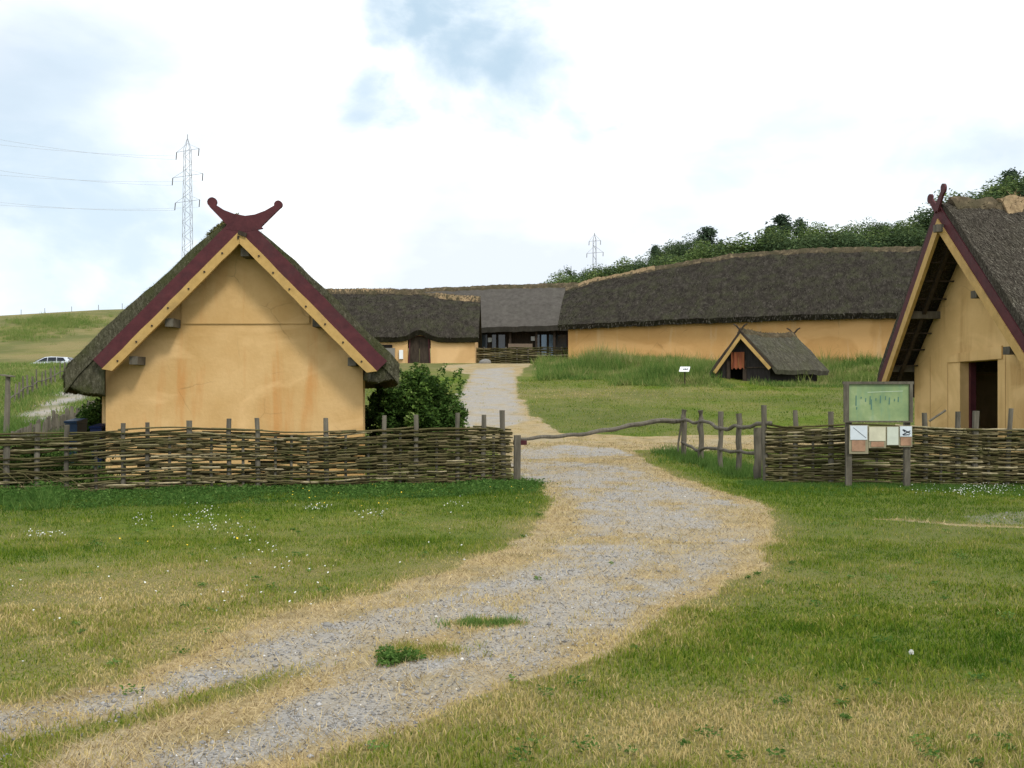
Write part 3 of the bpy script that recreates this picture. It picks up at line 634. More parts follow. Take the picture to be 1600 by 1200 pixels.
# barge boards
def board(mb, a, b, w0, w1, y0, y1):      # band below line a-b (x,z), from w0 to w1 measured perpendicular and downwards
    a = V((a[0], 0, a[1])); b = V((b[0], 0, b[1])); dr_ = (b-a).normalized(); n_ = V((dr_.z, 0, -dr_.x)); n_ = n_ if n_.z < 0 else -n_
    pl = [a+n_*w0, b+n_*w0, b+n_*w1, a+n_*w1]; return pl, dr_, n_
def barge(parent, ax, az, ex, ez, name, m, w0, w1, y, th, cut=0):
    mb = MB(); a = V((ax, 0, az)); b = V((ex, 0, ez)); dr_ = (b-a).normalized(); n_ = V((dr_.z, 0, -dr_.x)); n_ = n_ if n_.z < 0 else -n_
    # mitre at the apex on the vertical line x = ax
    def onv(w):
        p_ = a+n_*w; t = (ax-p_.x)/dr_.x; return p_+dr_*t
    N = 14; top = [onv(w0).lerp(b+n_*w0, i/N) for i in range(N+1)]; bot = [onv(w1).lerp(b+n_*w1-dr_*cut, i/N) for i in range(N+1)]
    for lst in (top, bot):
        for p_ in lst: p_.x += rng.uniform(-.007, .007); p_.z += rng.uniform(-.007, .007)
    for p_ in top: p_.z = min(p_.z, 5.40)
    pl = [V((p_.x, y, p_.z)) for p_ in top+bot[::-1]]
    mb.prism(pl, (0, th, 0)); return mb.build(name, m, parent)
for sx, ex, ez in ((-1, -8.57, 2.466), (1, -2.56, 2.427)):
    barge(HL, xc, za, ex, ez, 'red_barge_board', M['red'], 0, .285, 20.93, .06)
    yb = barge(HL, xc, za, ex-(0 if sx > 0 else 0), ez, 'yellow_barge_board', M['yellow'], .275, .455, 20.905, .085, .12)
    a = V((xc, 0, za)); b = V((ex, 0, ez)); dr_ = (b-a).normalized(); n_ = V((dr_.z, 0, -dr_.x)); n_ = n_ if n_.z < 0 else -n_
    for k in range(8):
        pg = MB(); p_ = a+n_*(.37+rng.uniform(-.02, .02))+dr_*(.38+k*.5+rng.uniform(-.05, .05)); pg.tube([(p_.x, 20.885, p_.z), (p_.x, 20.92, p_.z)], .02, 8)
        pg.build('peg', M['dark_wood'], yb)
def knob(cx, cy, r, a0, a1, n_=9): return [(cx+r*math.cos(a0+(a1-a0)*i/n_), cy+r*math.sin(a0+(a1-a0)*i/n_)) for i in range(n_+1)]
pts = [(383, 362), (353, 358), (357, 354), (328, 324)]+knob(331, 315.5, 7.6, 2.2, 6.9)+[(350, 328), (366, 334), (383, 337), (398, 335), (414, 329), (428, 321)]+knob(434.5, 319.5, 6.6, -2.9, 1.2)+[(408, 354), (411, 357)]
mb = MB(); mb.prism([P(a, b, 20.926) for a, b in pts], (0, .07, 0)); mb.build('gable_horn', M['red'], HL)
mb = MB(); mb.box((-5.5, 20.885, 5.03), (.085, 0, -.03), (0, .02, 0), (.01, 0, .04)); mb.build('apex_block', M['dark_wood'], HL)
for px, py in ((383, 394), (265, 504), (495, 504), (209, 563), (550, 565)):
    p_ = P(px, py, 21.06); mb = MB(); mb.box(p_+V((0, .35, 0)), (.085, 0, 0), (0, .37, 0), (0, 0, .085), rng.random()*.3); mb.build('purlin', M['old_wood'], HL)
# walls
xw0, xw1, yw = -8.53, -3.13, 21.5; xcw = -5.78
def zr(x_): return za-abs(x_-xcw)*1.02-.35
def gable(mb, x0, x1, y, zf, th, base=-.3, n_=24, relief=0):
    top = [(x0+(x1-x0)*i/n_, zf(x0+(x1-x0)*i/n_)) for i in range(n_+1)]
    if x0 < xcw < x1: top.append((xcw, zf(xcw))); top.sort()
    mb.prism([(x0, y, base)]+[(a, y, b) for a, b in top]+[(x1, y, base)], (0, th, 0))
mb = MB(); gable(mb, xw0, xw1, yw, zr, .3)
off = d_*8
for x_, sg in ((xw0, -1), (xw1, 1)):      # bowed long walls
    pv = [V((x_, yw+.3, 0))+d_*(k*8/10)+V((sg*.45*math.sin(math.pi*k/10), 0, 0)) for k in range(11)]
    for a, b in zip(pv[:-1], pv[1:]):
        i_ = V((-sg*.25, 0, 0)); mb.prism([(a.x, a.y, -.3), (b.x, b.y, -.3), (b.x, b.y, 2.35), (a.x, a.y, 2.35)], i_)
mb.prism([V(p_)+off+V((0, .3, 0)) for p_ in [(xw0, yw, -.3), (xw0, yw, zr(xw0)), (xcw, yw, zr(xcw)), (xw1, yw, zr(xw1)), (xw1, yw, -.3)]], (0, .25, 0))
mb.build('wall', M['wall'], HL)
mb = MB(); zs_ = 1.6+(628-506)/F*21.5
top = [(-7.0+2.45*i/20, ) for i in range(21)]
xa, xb = P(284, 506, 21.5).x, P(484, 506, 21.5).x
mb.prism([(xa, 21.47, zs_), (xa, 21.47, min(zr(xa)+.2, 9)), (xcw, 21.47, zr(xcw)), (xb, 21.47, zr(xb)+.2), (xb, 21.47, zs_)], (0, .028, 0))
mb.build('gable_board', M['wall'], HL)

# ------------------------------------------------------------------ RIGHT HOUSE
HR = thing('thatched_house', (10.9, 23.9, 0), 'ochre planked thatched house at the right edge with an open dark doorway', 'house', 'thatched houses')
A_ = V((9.943, 23.85, 6.22)); Lb = V((9.89, 27.56, 2.22)); Rb = V((10.526, 20.14, 2.22))
rd = V((.9964, .085, 0)); pd = V((-.085, .9964, 0))  # ridge direction; along the gable, away from the camera
def strip(mb, a, b, w0, w1, fr, th, m_ap=True):
    dr_ = (b-a).normalized(); nn_ = rd.cross(dr_).normalized(); nn_ = nn_ if nn_.z < 0 else -nn_
    def ap(w): # meet on the plane of symmetry
        p_ = a+nn_*w; t = -((p_-a).dot(pd))/dr_.dot(pd); return p_+dr_*t
    pl = [ap(w0), b+nn_*w0, b+nn_*w1-dr_*(.1 if w0 > .1 else 0), ap(w1)]
    mb.prism([p_+rd*fr for p_ in pl], rd*th)
for b in (Lb, Rb):
    mb = MB(); strip(mb, A_, b, 0, .25, -.03, .06); mb.build('red_barge_board', M['red'], HR)
    mb = MB(); strip(mb, A_, b, .24, .44, -.055, .085); mb.build('yellow_barge_board', M['yellow'], HR)
# crossing horns
for b, e in ((Lb, 1), (Rb, -1)):
    dr_ = (A_-b).normalized(); nn_ = rd.cross(dr_).normalized(); nn_ = nn_ if nn_.z > 0 else -nn_
    c0 = A_-dr_*.3-nn_*.12; ln = .56 if e > 0 else .42; out = []
    for k in range(5): out.append(c0+dr_*(.2+ln*.8*k/4)+nn_*(.11-.04*k/4+.0*k))
    kc = c0+dr_*(.2+ln)+nn_*.02
    for k in range(9): an = -.2+math.pi*1.25*k/8; out.append(kc+nn_*.115*math.cos(an)+dr_*.115*math.sin(an))
    for k in range(5): out.append(c0+dr_*(.2+ln*.8*(4-k)/4)-nn_*(.06+.05*(4-k)/4*0+.03*k/4))
    mb = MB(); mb.prism([p_+rd*(-.09 if e > 0 else -.06) for p_ in out], rd*.05); mb.build('gable_horn', M['red'], HR)
sts = []
up = V((0, 0, 1))
for s_ in (0, 1, 3, 5, 7, 9, 11):
    bw = .5*math.sin(math.pi*s_/11); lead = .02; lean = .26*max(0, 1-s_/3)
    cen = V((10.2, 23.85, 0))+rd*(s_+lead)
    ps = []
    for v_, z_, of in ((-3.95, 2.06, 0), (-3.8, 2.42, 0), (-1.8, 4.5, .35), (-.35, 6.0, 1), (0, 6.2, 1), (.35, 6.0, 1), (1.8, 4.5, .35), (3.8, 2.42, 0), (3.95, 2.06, 0)):
        k_ = 1-(z_-2.2)/4; vv = v_+(bw if v_ > .5 else -bw if v_ < -.5 else 0)
        ps.append(cen+pd*vv+up*(z_+.02)-rd*lean*(1-k_))
    sts.append(ps)
mb, grid = roof(sts, 50, 41, .36, .03, 9, .2)
mb.build('roof', M['thatch_right'], HR)
fz = MB(); fuzz(fz, grid, 34000, .14, .011, 0, 20)
for j in range(40):
    a, b = grid[0][j], grid[0][j+1]
    for _ in range(18):
        p_ = a.lerp(b, rng.random())-V((0, 0, rng.random()*.25)); s_ = rng.uniform(.03, .08)
        fz.add([p_, p_+V((0, .012, 0)), p_+V((-rng.random()*.6, rng.uniform(-.5, .5), rng.uniform(-.5, .8)))*1.0*s_ if False else p_+V((-rng.random()*.6*s_, rng.uniform(-.5, .5)*s_, rng.uniform(-.5, .8)*s_))], [(0, 1, 2)], rng.random())
fz.build('loose_reed', M['fuzz_mid'], HR)
ridge_cap(grid, 20, .5, .13, M['ridge'], HR, 1, 14, lump=.12)
ridge_cap(grid, 20, .55, .2, M['ridge_fresh'], HR, 6, 49, name='ridge_straw', lump=.16, seed=8)
Cw = V((10.9, 23.91, 0)); HW = 3.15
# battens and rafters under the overhanging verge (left slope)
for k in range(9):
    t = .1+k*.1
    for sg, b in ((1, Lb), (-1, Rb)):
        mb = MB(); p_ = A_.lerp(b, t)+V((0, 0, -.47)); mb.bar(p_+rd*.05, p_+rd*1.05, .05, .035); mb.build('batten', M['dark_wood'], HR)
for b in (Lb,):
    mb = MB(); mb.bar(A_+V((0, 0, -.5))+rd*.45, b+V((0, 0, -.46))+rd*.35, .07, .09, rd); mb.build('rafter', M['dark_wood'], HR)
for v_, z_ in ((-.236, 4.085), (-1.57, 2.72)):
    mb = MB(); q_ = Cw+pd*v_+up*z_; mb.box(q_-rd*.1, rd*.16, pd*.13, up*.085, .2); mb.build('beam_end', M['old_wood'], HR)
for (px_, py_, Y_, ln_) in ((1466, 357, 23.7, .9), (1395, 576, 27.1, 1.0)):
    p_ = P(px_, py_, Y_); mb = MB(); mb.bar(p_-rd*.08, p_+rd*ln_, .17, .17, t=.3); mb.build('purlin', M['old_wood'], HR)
for b, ts in ((Lb, (.5,)), (Rb, ())):
    for t in ts:
        p_ = A_.lerp(b, t)+V((0, 0, -.44 if t > .1 else -.62)); mb = MB(); mb.bar(p_-rd*.02, p_+rd*1.2, .18, .18, t=.3); mb.build('purlin', M['old_wood'], HR)
def zr2(v_): return 6.22-abs(v_)*1.075-.22
def wpt(v_, z_, o=0): return Cw+pd*v_+rd*o+up*z_
D0, D1, DT = -.79, .845, 2.56
mb = MB()
mb.prism([wpt(HW, -.3), wpt(D1, -.3), wpt(D1, DT), wpt(HW, DT)][::1] if zr2(HW) > DT else [wpt(HW, -.3), wpt(D1, -.3), wpt(D1, DT), wpt((6.22-.22-DT)/1.075, DT), wpt(HW, zr2(HW))], rd*.3)
mb.prism([wpt(-HW, -.3), wpt(D0, -.3), wpt(D0, DT), wpt(-(6.22-.22-DT)/1.075, DT), wpt(-HW, zr2(HW))], rd*.3)
vt = (6.22-.22-DT)/1.075
mb.prism([wpt(vt, DT), wpt(0, zr2(0)), wpt(-vt, DT)], rd*.3)
for sg in (1, -1):
    pv = [wpt(sg*HW, 0, .3)+rd*(k*9.4/10)+pd*sg*.45*math.sin(math.pi*k/10) for k in range(11)]
    for a, b in zip(pv[:-1], pv[1:]): mb.prism([a+up*-.3, b+up*-.3, b+up*2.4, a+up*2.4], pd*(-sg*.25))
mb.prism([wpt(-HW, -.3, 9.7), wpt(HW, -.3, 9.7), wpt(HW, zr2(HW), 9.7), wpt(0, zr2(0), 9.7), wpt(-HW, zr2(HW), 9.7)], rd*.25)
mb.build('wall', M['wall_plank'], HR)
mb = MB(); mb.prism([wpt(1.38, DT+.01, -.035), wpt(-1.0, DT+.01, -.035), wpt(-1.0, DT+.3, -.035), wpt(1.38, DT+.2, -.035)], rd*.033); mb.build('lintel', M['wall_plank'], HR)
seam_m = m_flat('seam', (.47, .3, .125), .9)
for v_ in (1.42, 2.3, -1.1, -1.9):
    mb = MB(); mb.prism([wpt(v_-.007, .1, -.008), wpt(v_+.007, .1, -.008), wpt(v_+.007, min(DT+.2, zr2(v_)-.3), -.008), wpt(v_-.007, min(DT+.2, zr2(v_)-.3), -.008)], rd*.006)
    mb.build('plank_seam', seam_m, HR)
for v0, v1 in ((D1-.09, D1-.002), (D0+.002, D0+.09)):
    mb = MB(); mb.prism([wpt(v0, 0, .22), wpt(v1, 0, .22), wpt(v1, DT-.01, .22), wpt(v0, DT-.01, .22)], rd*.14)
    mb.build('door_jamb', M['red'], HR)
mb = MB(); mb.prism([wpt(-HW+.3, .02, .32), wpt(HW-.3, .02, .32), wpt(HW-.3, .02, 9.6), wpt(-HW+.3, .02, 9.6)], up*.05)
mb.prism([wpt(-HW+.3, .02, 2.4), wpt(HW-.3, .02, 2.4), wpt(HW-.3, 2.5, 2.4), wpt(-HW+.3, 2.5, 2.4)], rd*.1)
mb.build('dark_interior', M['black'], HR)  # black floor and cross screen: the room's darkness is put into the colour

# ------------------------------------------------------------------ LONG HOUSE
def ip(tab, x_): return float(np.interp(x_, [a for a, b in tab], [b for a, b in tab]))
LH = thing('long_house', (14, 66, 4.2), 'long thatched house with curved ridge and orange wall across the right background', 'house', 'thatched houses')
rt = [(865, 452), (875, 449), (922, 437), (990, 423), (1047, 414), (1127, 401), (1215, 393), (1300, 389), (1440, 387), (1700, 390)]
et = [(865, 509), (990, 502), (1127, 496), (1240, 492), (1400, 488), (1700, 484)]
def yl(px): return 70-(px-872)*10/528
sts = []
for k in range(18):
    px = 871+k*(1640-871)/17; ye = yl(px)
    e = P(px, ip(et, px), ye); r_ = P(px, ip(rt, px), ye+4.6); r_.x = P(px, 0, ye+4.6).x-.25
    b = V((r_.x+(r_.x-e.x), 0, 0)); nrm = V((.18, 1, 0)).normalized()
    ee = V((e.x, e.y, e.z)); rr_ = V((e.x+nrm.x*4.6, e.y+nrm.y*4.6, r_.z)); bb = V((e.x+nrm.x*9.2, e.y+nrm.y*9.2, e.z))
    m1 = ee.lerp(rr_, .5)+V((0, 0, .22)); m2 = bb.lerp(rr_, .5)+V((0, 0, .22)); sts.append([ee, m1, rr_, m2, bb])
mb, grid = roof(sts, 120, 31, .32, .05, 13, .3)
mb.build('roof', M['thatch_far'], LH)
ridge_cap(grid, 15, .5, .07, M['ridge'], LH, 0, 119, lump=.1, seed=30, sub=2)
ridge_cap(grid, 15, .42, .11, M['ridge_fresh'], LH, 4, 27, name='ridge_straw', lump=.12, seed=35)
fz = MB(); fuzz(fz, grid, 14000, .2, .035, 0, 15)
for i in range(119):
    for _ in range(5):
        p_ = grid[i][0].lerp(grid[i+1][0], rng.random())-V((0, 0, rng.random()*.3)); fz.add([p_, p_+V((.04, 0, 0)), p_+V((rng.uniform(-.05, .05), -.05, -.15))], [(0, 1, 2)], rng.random())
fz.build('loose_reed', M['fuzz_far'], LH)
mb = MB(); prev = None
pl_f = []; 
for k in range(30):
    px = 889+k*(1640-889)/29; ye = yl(px); e = P(px, ip(et, px), ye); w_ = V((e.x, e.y+.75, 0)); pl_f.append((w_, e.z-.2))
for (a, za_), (b, zb_) in zip(pl_f[:-1], pl_f[1:]):
    mb.prism([(a.x, a.y, 2.5), (b.x, b.y, 2.5), (b.x, b.y, zb_), (a.x, a.y, za_)], (0, .3, 0))
a = pl_f[0][0]; e0 = sts[0]
mb.prism([(a.x, a.y+.3, 2.5), (a.x+1.4, a.y+7.8, 2.5), (a.x+1.4, a.y+7.8, e0[0].z-.3), (a.x+.7, a.y+3.9, e0[2].z-.6), (a.x, a.y+.3, e0[0].z-.2)], (.3, 0, 0))
mb.build('wall', M['wall_far'], LH)

# ------------------------------------------------------------------ HOUSE WITH ARCHED DOOR (left background)
AD = thing('thatched_house', (-10, 71, 4.2), 'low thatched house with arched brown double door in the centre background', 'house', 'thatched houses')
rt2 = [(400, 455), (470, 455), (600, 455), (640, 457), (690, 463), (747, 467)]
def eave2(px): return 527-12*math.exp(-((px-655)/17.0)**2)
sts = []
for k in range(70):
    px = 420+k*(748-420)/69; e = P(px, eave2(px), 70); X_ = e.x
    rz = CAMZ+(HZ-ip(rt2, px))/F*74; b = 12*0
    bump = (527-eave2(px))/F*70
    rX = X_*74/74
    sts.append([e, V((X_, 71.1, e.z-bump+1.35+bump*.45)), V((X_, 72.4, CAMZ+(HZ-ip(rt2, px))/F*74-1.05)), V((X_, 74, rz)), V((X_, 75.8, rz-1.3)), V((X_, 78, 6.0))])
mb, grid = roof(sts, 130, 27, .34, .025, 17, .3)
for row in grid: pass
mb.build('roof', M['thatch_far'], AD)
def nearest_j(grid):
    zc = [p_.z for p_ in grid[60]]; return zc.index(max(zc))
jm = nearest_j(grid)
ridge_cap(grid, jm, .5, .16, M['ridge'], AD, 0, 129, lump=.1, seed=40)
ridge_cap(grid, jm, .5, .17, M['ridge_fresh'], AD, 100, 128, name='ridge_straw', lump=.08, seed=41)
ridge_cap(grid, jm, .4, .17, M['ridge_fresh'], AD, 30, 72, name='ridge_straw', lump=.09, seed=43)
fz = MB(); fuzz(fz, grid, 5000, .2, .035, 0, 14); fz.build('loose_reed', M['fuzz_far'], AD)
x0, x1 = P(425, 0, 70.5).x, P(742, 0, 70.5).x
xd0, xd1 = P(637, 0, 70.5).x, P(673, 0, 70.5).x; xm = (xd0+xd1)/2; zt = 5.9; hd = 1.0
def archtop(x_, r0, zc, hh): return zc+hh*math.sqrt(max(0, 1-((x_-xm)/r0)**2))
mb = MB()
mb.prism([(x0, 70.5, 3.5), (xd0, 70.5, 3.5), (xd0, 70.5, 5.85), (x0, 70.5, 5.85)], (0, .35, 0))
mb.prism([(xd1, 70.5, 3.5), (x1, 70.5, 3.5), (x1, 70.5, 5.85), (xd1, 70.5, 5.85)], (0, .35, 0))
N = 14; rr0 = (xd1-xd0)/2
arch = [(xd0+(xd1-xd0)*i/N, 70.5, archtop(xd0+(xd1-xd0)*i/N, rr0, 5.85, .32)) for i in range(N+1)]
mb.prism([(xd0-.6, 70.5, 5.852), (xd0-.01, 70.5, 5.852)]+arch+[(xd1+.01, 70.5, 5.852), (xd1+.6, 70.5, 5.852), (xd1, 70.5, 6.3), (xm, 70.5, 6.5), (xd0, 70.5, 6.3)], (0, .35, 0))
mb.prism([(x1-.3, 70.85, 3.5), (x1-.3, 77.3, 3.5), (x1-.3, 77.3, 5.9), (x1-.3, 74, rz-.8), (x1-.3, 70.85, 5.8)], (.3, 0, 0))
mb.build('wall', M['wall_pale'], AD)
mb = MB()
inn = [(xm+(a[0]-xm)*.9, 70.55, 5.85+(a[2]-5.85)*.85) for a in arch]
mb.prism([(xd0+.01, 70.55, 4.2)]+[(a[0], 70.55, a[2]-.01) for a in arch[1:-1]]+[(xd1-.01, 70.55, 4.2), (xd1-.1, 70.55, 4.2)]+inn[::-1][1:-1]+[(xd0+.1, 70.55, 4.2)], (0, .15, 0)); mb.build('door_frame', M['red'], AD)
for s0, s1 in ((xd0+.08, xm-.008), (xm+.008, xd1-.08)):
    mb = MB(); t_ = [(s0+(s1-s0)*i/6) for i in range(7)]
    mb.prism([(s0, 70.66, 4.2)]+[(q, 70.66, archtop(q, rr0*.95, 5.82, .3)) for q in t_]+[(s1, 70.66, 4.2)], (0, .06, 0)); mb.build('door_leaf', M['dark_wood'], AD)
mb = MB(); a = P(597, 545, 70.45); b = P(617, 566, 70.45); mb.abox(a.x, b.x, 70.42, 70.5, b.z, a.z+.05); mb.build('grey_shutter', m_flat('grey shutter', (.22, .21, .19)), AD)
mb = MB(); a = P(595, 540, 70.45); b = P(613, 544, 70.45); mb.abox(a.x, b.x, 70.40, 70.499, b.z+.03, a.z+.06); mb.build('vent_slot', M['black'], AD)
mb = MB(); a = P(624, 547, 70.45); b = P(630, 561, 70.45); mb.abox(a.x, b.x, 70.3, 70.499, b.z, a.z); mb.build('meter_box', M['white'], AD)

# ------------------------------------------------------------------ MIDDLE BUILDING with dark glazed front
MH = thing('thatched_house', (0, 82, 4.5), 'grey thatched building with dark glazed veranda between the two background houses', 'house', 'thatched houses')
sts = []
for px, r_, e_ in ((600, 456, 512), (660, 453, 512), (745, 449, 512), (810, 447, 510), (885, 445, 508), (930, 445, 508)):
    e = P(px, e_, 79.5); rz = CAMZ+(HZ-r_)/F*85; X_ = e.x; sts.append([e, V((X_, 82.2, e.z+(rz-e.z)*.52)), V((X_, 85, rz)), V((X_, 88, (e.z+rz)/2)), V((X_, 90.5, e.z))])
mb, grid = roof(sts, 60, 21, .4, .03, 23, .2); mb.build('roof', M['thatch_grey'], MH)
ridge_cap(grid, 10, .5, .15, M['ridge'], MH, 0, 59, lump=.1, seed=50)
xa, xb = P(700, 0, 80.6).x, P(925, 0, 80.6).x; zt = P(0, 514, 80).z; zb = 4.3
mb = MB(); mb.abox(xa, xb, 81.0, 81.3, zb, zt); mb.abox(xa, xa+.3, 81.3, 90, zb, zt); mb.abox(xb-.3, xb, 81.3, 90, zb, zt); mb.build('wall', M['dark_wood'], MH)
gl = NT('dark window glass'); gl.b.inputs['Base Color'].default_value = (.03, .045, .06, 1); gl.b.inputs['Roughness'].default_value = .08; gl.b.inputs['Specular IOR Level'].default_value = .6
gl2 = NT('reflecting window glass'); gl2.b.inputs['Base Color'].default_value = (.16, .22, .28, 1); gl2.b.inputs['Roughness'].default_value = .1; gl2.b.inputs['Metallic'].default_value = .3  # paler base colour paints part of the reflection onto these panes
for px0, px1, gm in ((751, 762, gl), (768, 776, gl), (778, 790, gl), (835, 844, gl), (845, 855, gl2), (857, 866, gl2), (868, 886, gl)):
    a = P(px0, 522, 80.95); b = P(px1, 560, 80.95)
    mb = MB(); mb.abox(a.x, b.x, 80.93, 80.995, b.z, a.z); f_ = mb.build('window', M['tarred'], MH)
    mb = MB(); mb.abox(a.x+.05, b.x-.05, 80.9, 80.928, b.z+.05, a.z-.05); mb.build('pane', gl.m if gm is gl else gl2.m, f_)
for px in (749, 797, 838, 866, 889):
    a = P(px, 0, 80.2).x; mb = MB(); mb.abox(a-.09, a+.09, 80.1, 80.28, zb, zt); mb.build('post', M['red'] if px == 889 else M['dark_wood'], MH)
for px, py in ((765, 530), (833, 528)):
    a = P(px, py, 80.05); mb = MB(); mb.abox(a.x-.15, a.x+.15, 80.86, 80.9, a.z-.17, a.z+.17); mb.build('notice', M['white'], MH)
bt = thing('bench', (P(812, 0, 79.4).x, 79.4, 4.45), 'pale brown wooden bench under the veranda of the grey thatched building', 'bench')
a = P(794, 537, 79.4); b = P(832, 549, 79.4); mb = MB(); mb.abox(a.x, b.x, 79.4, 79.46, a.z-.45, a.z); mb.build('backrest', m_flat('bench wood', (.2, .15, .11)), bt)
mb = MB(); mb.abox(a.x, b.x, 78.95, 79.39, 4.9, 4.96); mb.build('seat', m_flat('bench wood', (.2, .15, .11)), bt)
for xx in (a.x+.15, b.x-.15): mb = MB(); mb.abox(xx-.05, xx+.05, 79, 79.35, 4.35, 4.9); mb.build('leg', M['dark_wood'], bt)

# ------------------------------------------------------------------ wattle fences
def wattle(label, line, H, rows, spots, r0, r1, gap, seed, sparse=None, lod=.16, topvar=.03, base=0, back=True):
    """line: list of (X, Y); spots: distances/px of stakes; rods woven in and out of the stakes"""
    pts_ = [V((a, b, 0)) for a, b in line]; d = [0]
    for a, b in zip(pts_[:-1], pts_[1:]): d.append(d[-1]+(b-a).length)
    Lg = d[-1]
    def at(s):
        s = min(max(s, 0), Lg); i = 0
        while i < len(d)-2 and d[i+1] < s: i += 1
        f_ = (s-d[i])/(d[i+1]-d[i]); p_ = pts_[i].lerp(pts_[i+1], f_); t = (pts_[i+1]-pts_[i]).normalized(); return p_, V((-t.y, t.x, 0))
    mid_, _ = at(Lg/2)
    T = thing('wattle_fence', (mid_.x, mid_.y, g(mid_.x, mid_.y)), label, 'fence', 'woven wattle fences')
    rr = random.Random(seed)
    S = []
    for s, topz, rad, lean in spots:
        p_, nn_ = at(s); z0 = g(p_.x, p_.y)-.1; mb = MB()
        x2 = p_.x+lean; zt_ = z0+.1+topz
        n_ = 5; pt = [V((p_.x+(x2-p_.x)*i/n_+rr.uniform(-.008, .008), p_.y+rr.uniform(-.008, .008), z0+(zt_-z0)*i/n_)) for i in range(n_+1)]
        mb.tube(pt, [rad*rr.uniform(.92, 1.08) for _ in pt], 8, rr.uniform(.1, .6), .12); mb.build('stake', M['old_wood'], T); S.append(s)
    S.sort(); ss = [-.4]+S+[Lg+.4]
    def ph(s):
        i = 0
        while i < len(ss)-2 and ss[i+1] < s: i += 1
        return i+(s-ss[i])/max(.05, ss[i+1]-ss[i])
    mb = MB()
    for row in range(rows+(rows//2 if back else 0)):
        s = -rr.uniform(0, .5)
        lay2 = row >= rows; hz = H*(row+.5)/rows if not lay2 else H*.97*(row-rows+.5)/(rows//2)
        while s < Lg:
            ln = rr.uniform(1.1, 2.8); e = min(s+ln, Lg+rr.uniform(-.02, .06)); s0 = max(s, -rr.uniform(0, .05))
            if e-s0 < .3: break
            miss = gap if not sparse else sparse((s0+e)/2, hz/H, gap)
            if rr.random() >= miss:
                dz0, dz1 = rr.gauss(0, .018)+(rr.gauss(0, .05) if rr.random() < .15 else 0), rr.gauss(0, .02); k = max(4, int((e-s0)/lod)); ra = rr.uniform(r0, r1); sg = 1 if (row % 2) else -1
                pp = []; rads = []; wv = rr.uniform(0, 6)
                for i in range(k+1):
                    u = i/k; q = s0+(e-s0)*u; p_, nn_ = at(q)
                    if q > Lg: p_ = p_+(pts_[-1]-pts_[-2]).normalized()*(q-Lg)
                    oo = (math.cos(math.pi*ph(q))*sg*(.058+rr.uniform(-.008, .008))-.02) if not lay2 else .06+.01*math.cos(math.pi*ph(q))*sg
                    z_ = g(p_.x, p_.y)+base+hz*(1+topvar*math.sin(q*1.3+seed))+dz0*(1-u)+dz1*u+.012*math.sin(q*3.1+wv)+rr.gauss(0, .004)
                    pp.append(p_+nn_*oo+V((0, 0, z_))); rads.append(ra*(1-.3*u))
                mb.tube(pp, rads, 5, (min(1, max(0, rr.gauss(.42, .27))) if rr.random() > .05 else 1.0)*(.5 if lay2 else 1))  # back-layer rods darkened: shade in the gaps is put into their tone
            s = e-rr.uniform(.05, .3)
    mb.build('woven_rods', M['rod'], T)
    return T
def fl(px0, Y0, px1, Y1, px):             # distance along a straight fence (px0,Y0)-(px1,Y1) of the point seen at px
    a = V(((px0-800)/F*Y0, Y0)); b = V(((px1-800)/F*Y1, Y1)); k = (px-800)/F
    t = (k*a.y-a.x)/((b.x-a.x)-k*(b.y-a.y)); return t*(b-a).length
L0 = (-90, 17.25, 797, 20.2)
lineL = [((-90-800)/F*17.25, 17.25), ((797-800)/F*20.2, 20.2)]
def yat(px, L_): 
    s = fl(*L_, px); a = V(((L_[0]-800)/F*L_[1], L_[1])); b = V(((L_[2]-800)/F*L_[3], L_[3])); return a.lerp(b, s/(b-a).length).y
spots = []
for px, py in ((-40, 650), (10, 690), (57, 662), (103, 664), (192, 661), (230, 660), (296, 657), (358, 654), (403, 653), (511, 653), (602, 649), (650, 648), (714, 645), (754, 648), (787, 641)):
    Yq = yat(px, L0); spots.append((fl(*L0, px), CAMZ+(HZ-py)/F*Yq-g((px-800)/F*Yq, Yq), rng.uniform(.04, .052), rng.uniform(-.03, .03)))
for px in (455, 482, 540, 575, 625, 682, 330, 380, 430, 265, 150, 735, 771): spots.append((fl(*L0, px), rng.uniform(.95, 1.02), .028, 0))
Lt = (V(lineL[1])-V(lineL[0])).length
def spL(s, h, gp_):
    u = s/Lt+.03*math.sin(h*9)
    if u < .30: return .45 if h < .8 else .2
    if u < .62: return .12 if h > .4 else .05
    return .03
wattle('long wattle fence in front of the ochre house left of the track', lineL, 1.12, 42, spots, .016, .024, .1, 3, spL, base=-.03)
R0 = (1196, 20.3, 1700, 19.2)
lineR = [((1196-800)/F*20.3, 20.3), ((1700-800)/F*19.2, 19.2)]
spots = []
for px, py, ln in ((1196, 633, -.04), (1243, 641, 0), (1298, 643, .01), (1447, 645, -.03), (1497, 643, 0), (1523, 642, .02), (1573, 638, .08), (1640, 645, 0)):
    Yq = yat(px, R0); spots.append((fl(*R0, px), CAMZ+(HZ-py)/F*Yq-g((px-800)/F*Yq, Yq), rng.uniform(.045, .065), ln))
for px in (1220, 1270, 1330, 1370, 1410, 1470, 1545, 1605, 1670): spots.append((fl(*R0, px), 1.02, .028, 0))
wattle('wattle fence to the right of the rail fence, behind the green notice board', lineR, 1.13, 44, spots, .016, .024, .02, 5, None, base=-.02)
lineF = [(P(735, 0, 73.5).x, 73.5), (P(905, 0, 72).x, 72)]
ln = (V(lineF[1])-V(lineF[0])).length
wattle('low dark wattle fence far back, before the glazed veranda', lineF, 1.15, 14, [(k*.8+.2, 1.2, .05, 0) for k in range(int(ln/.8))], .04, .055, 0, 9, None, .4, base=.0, back=False)
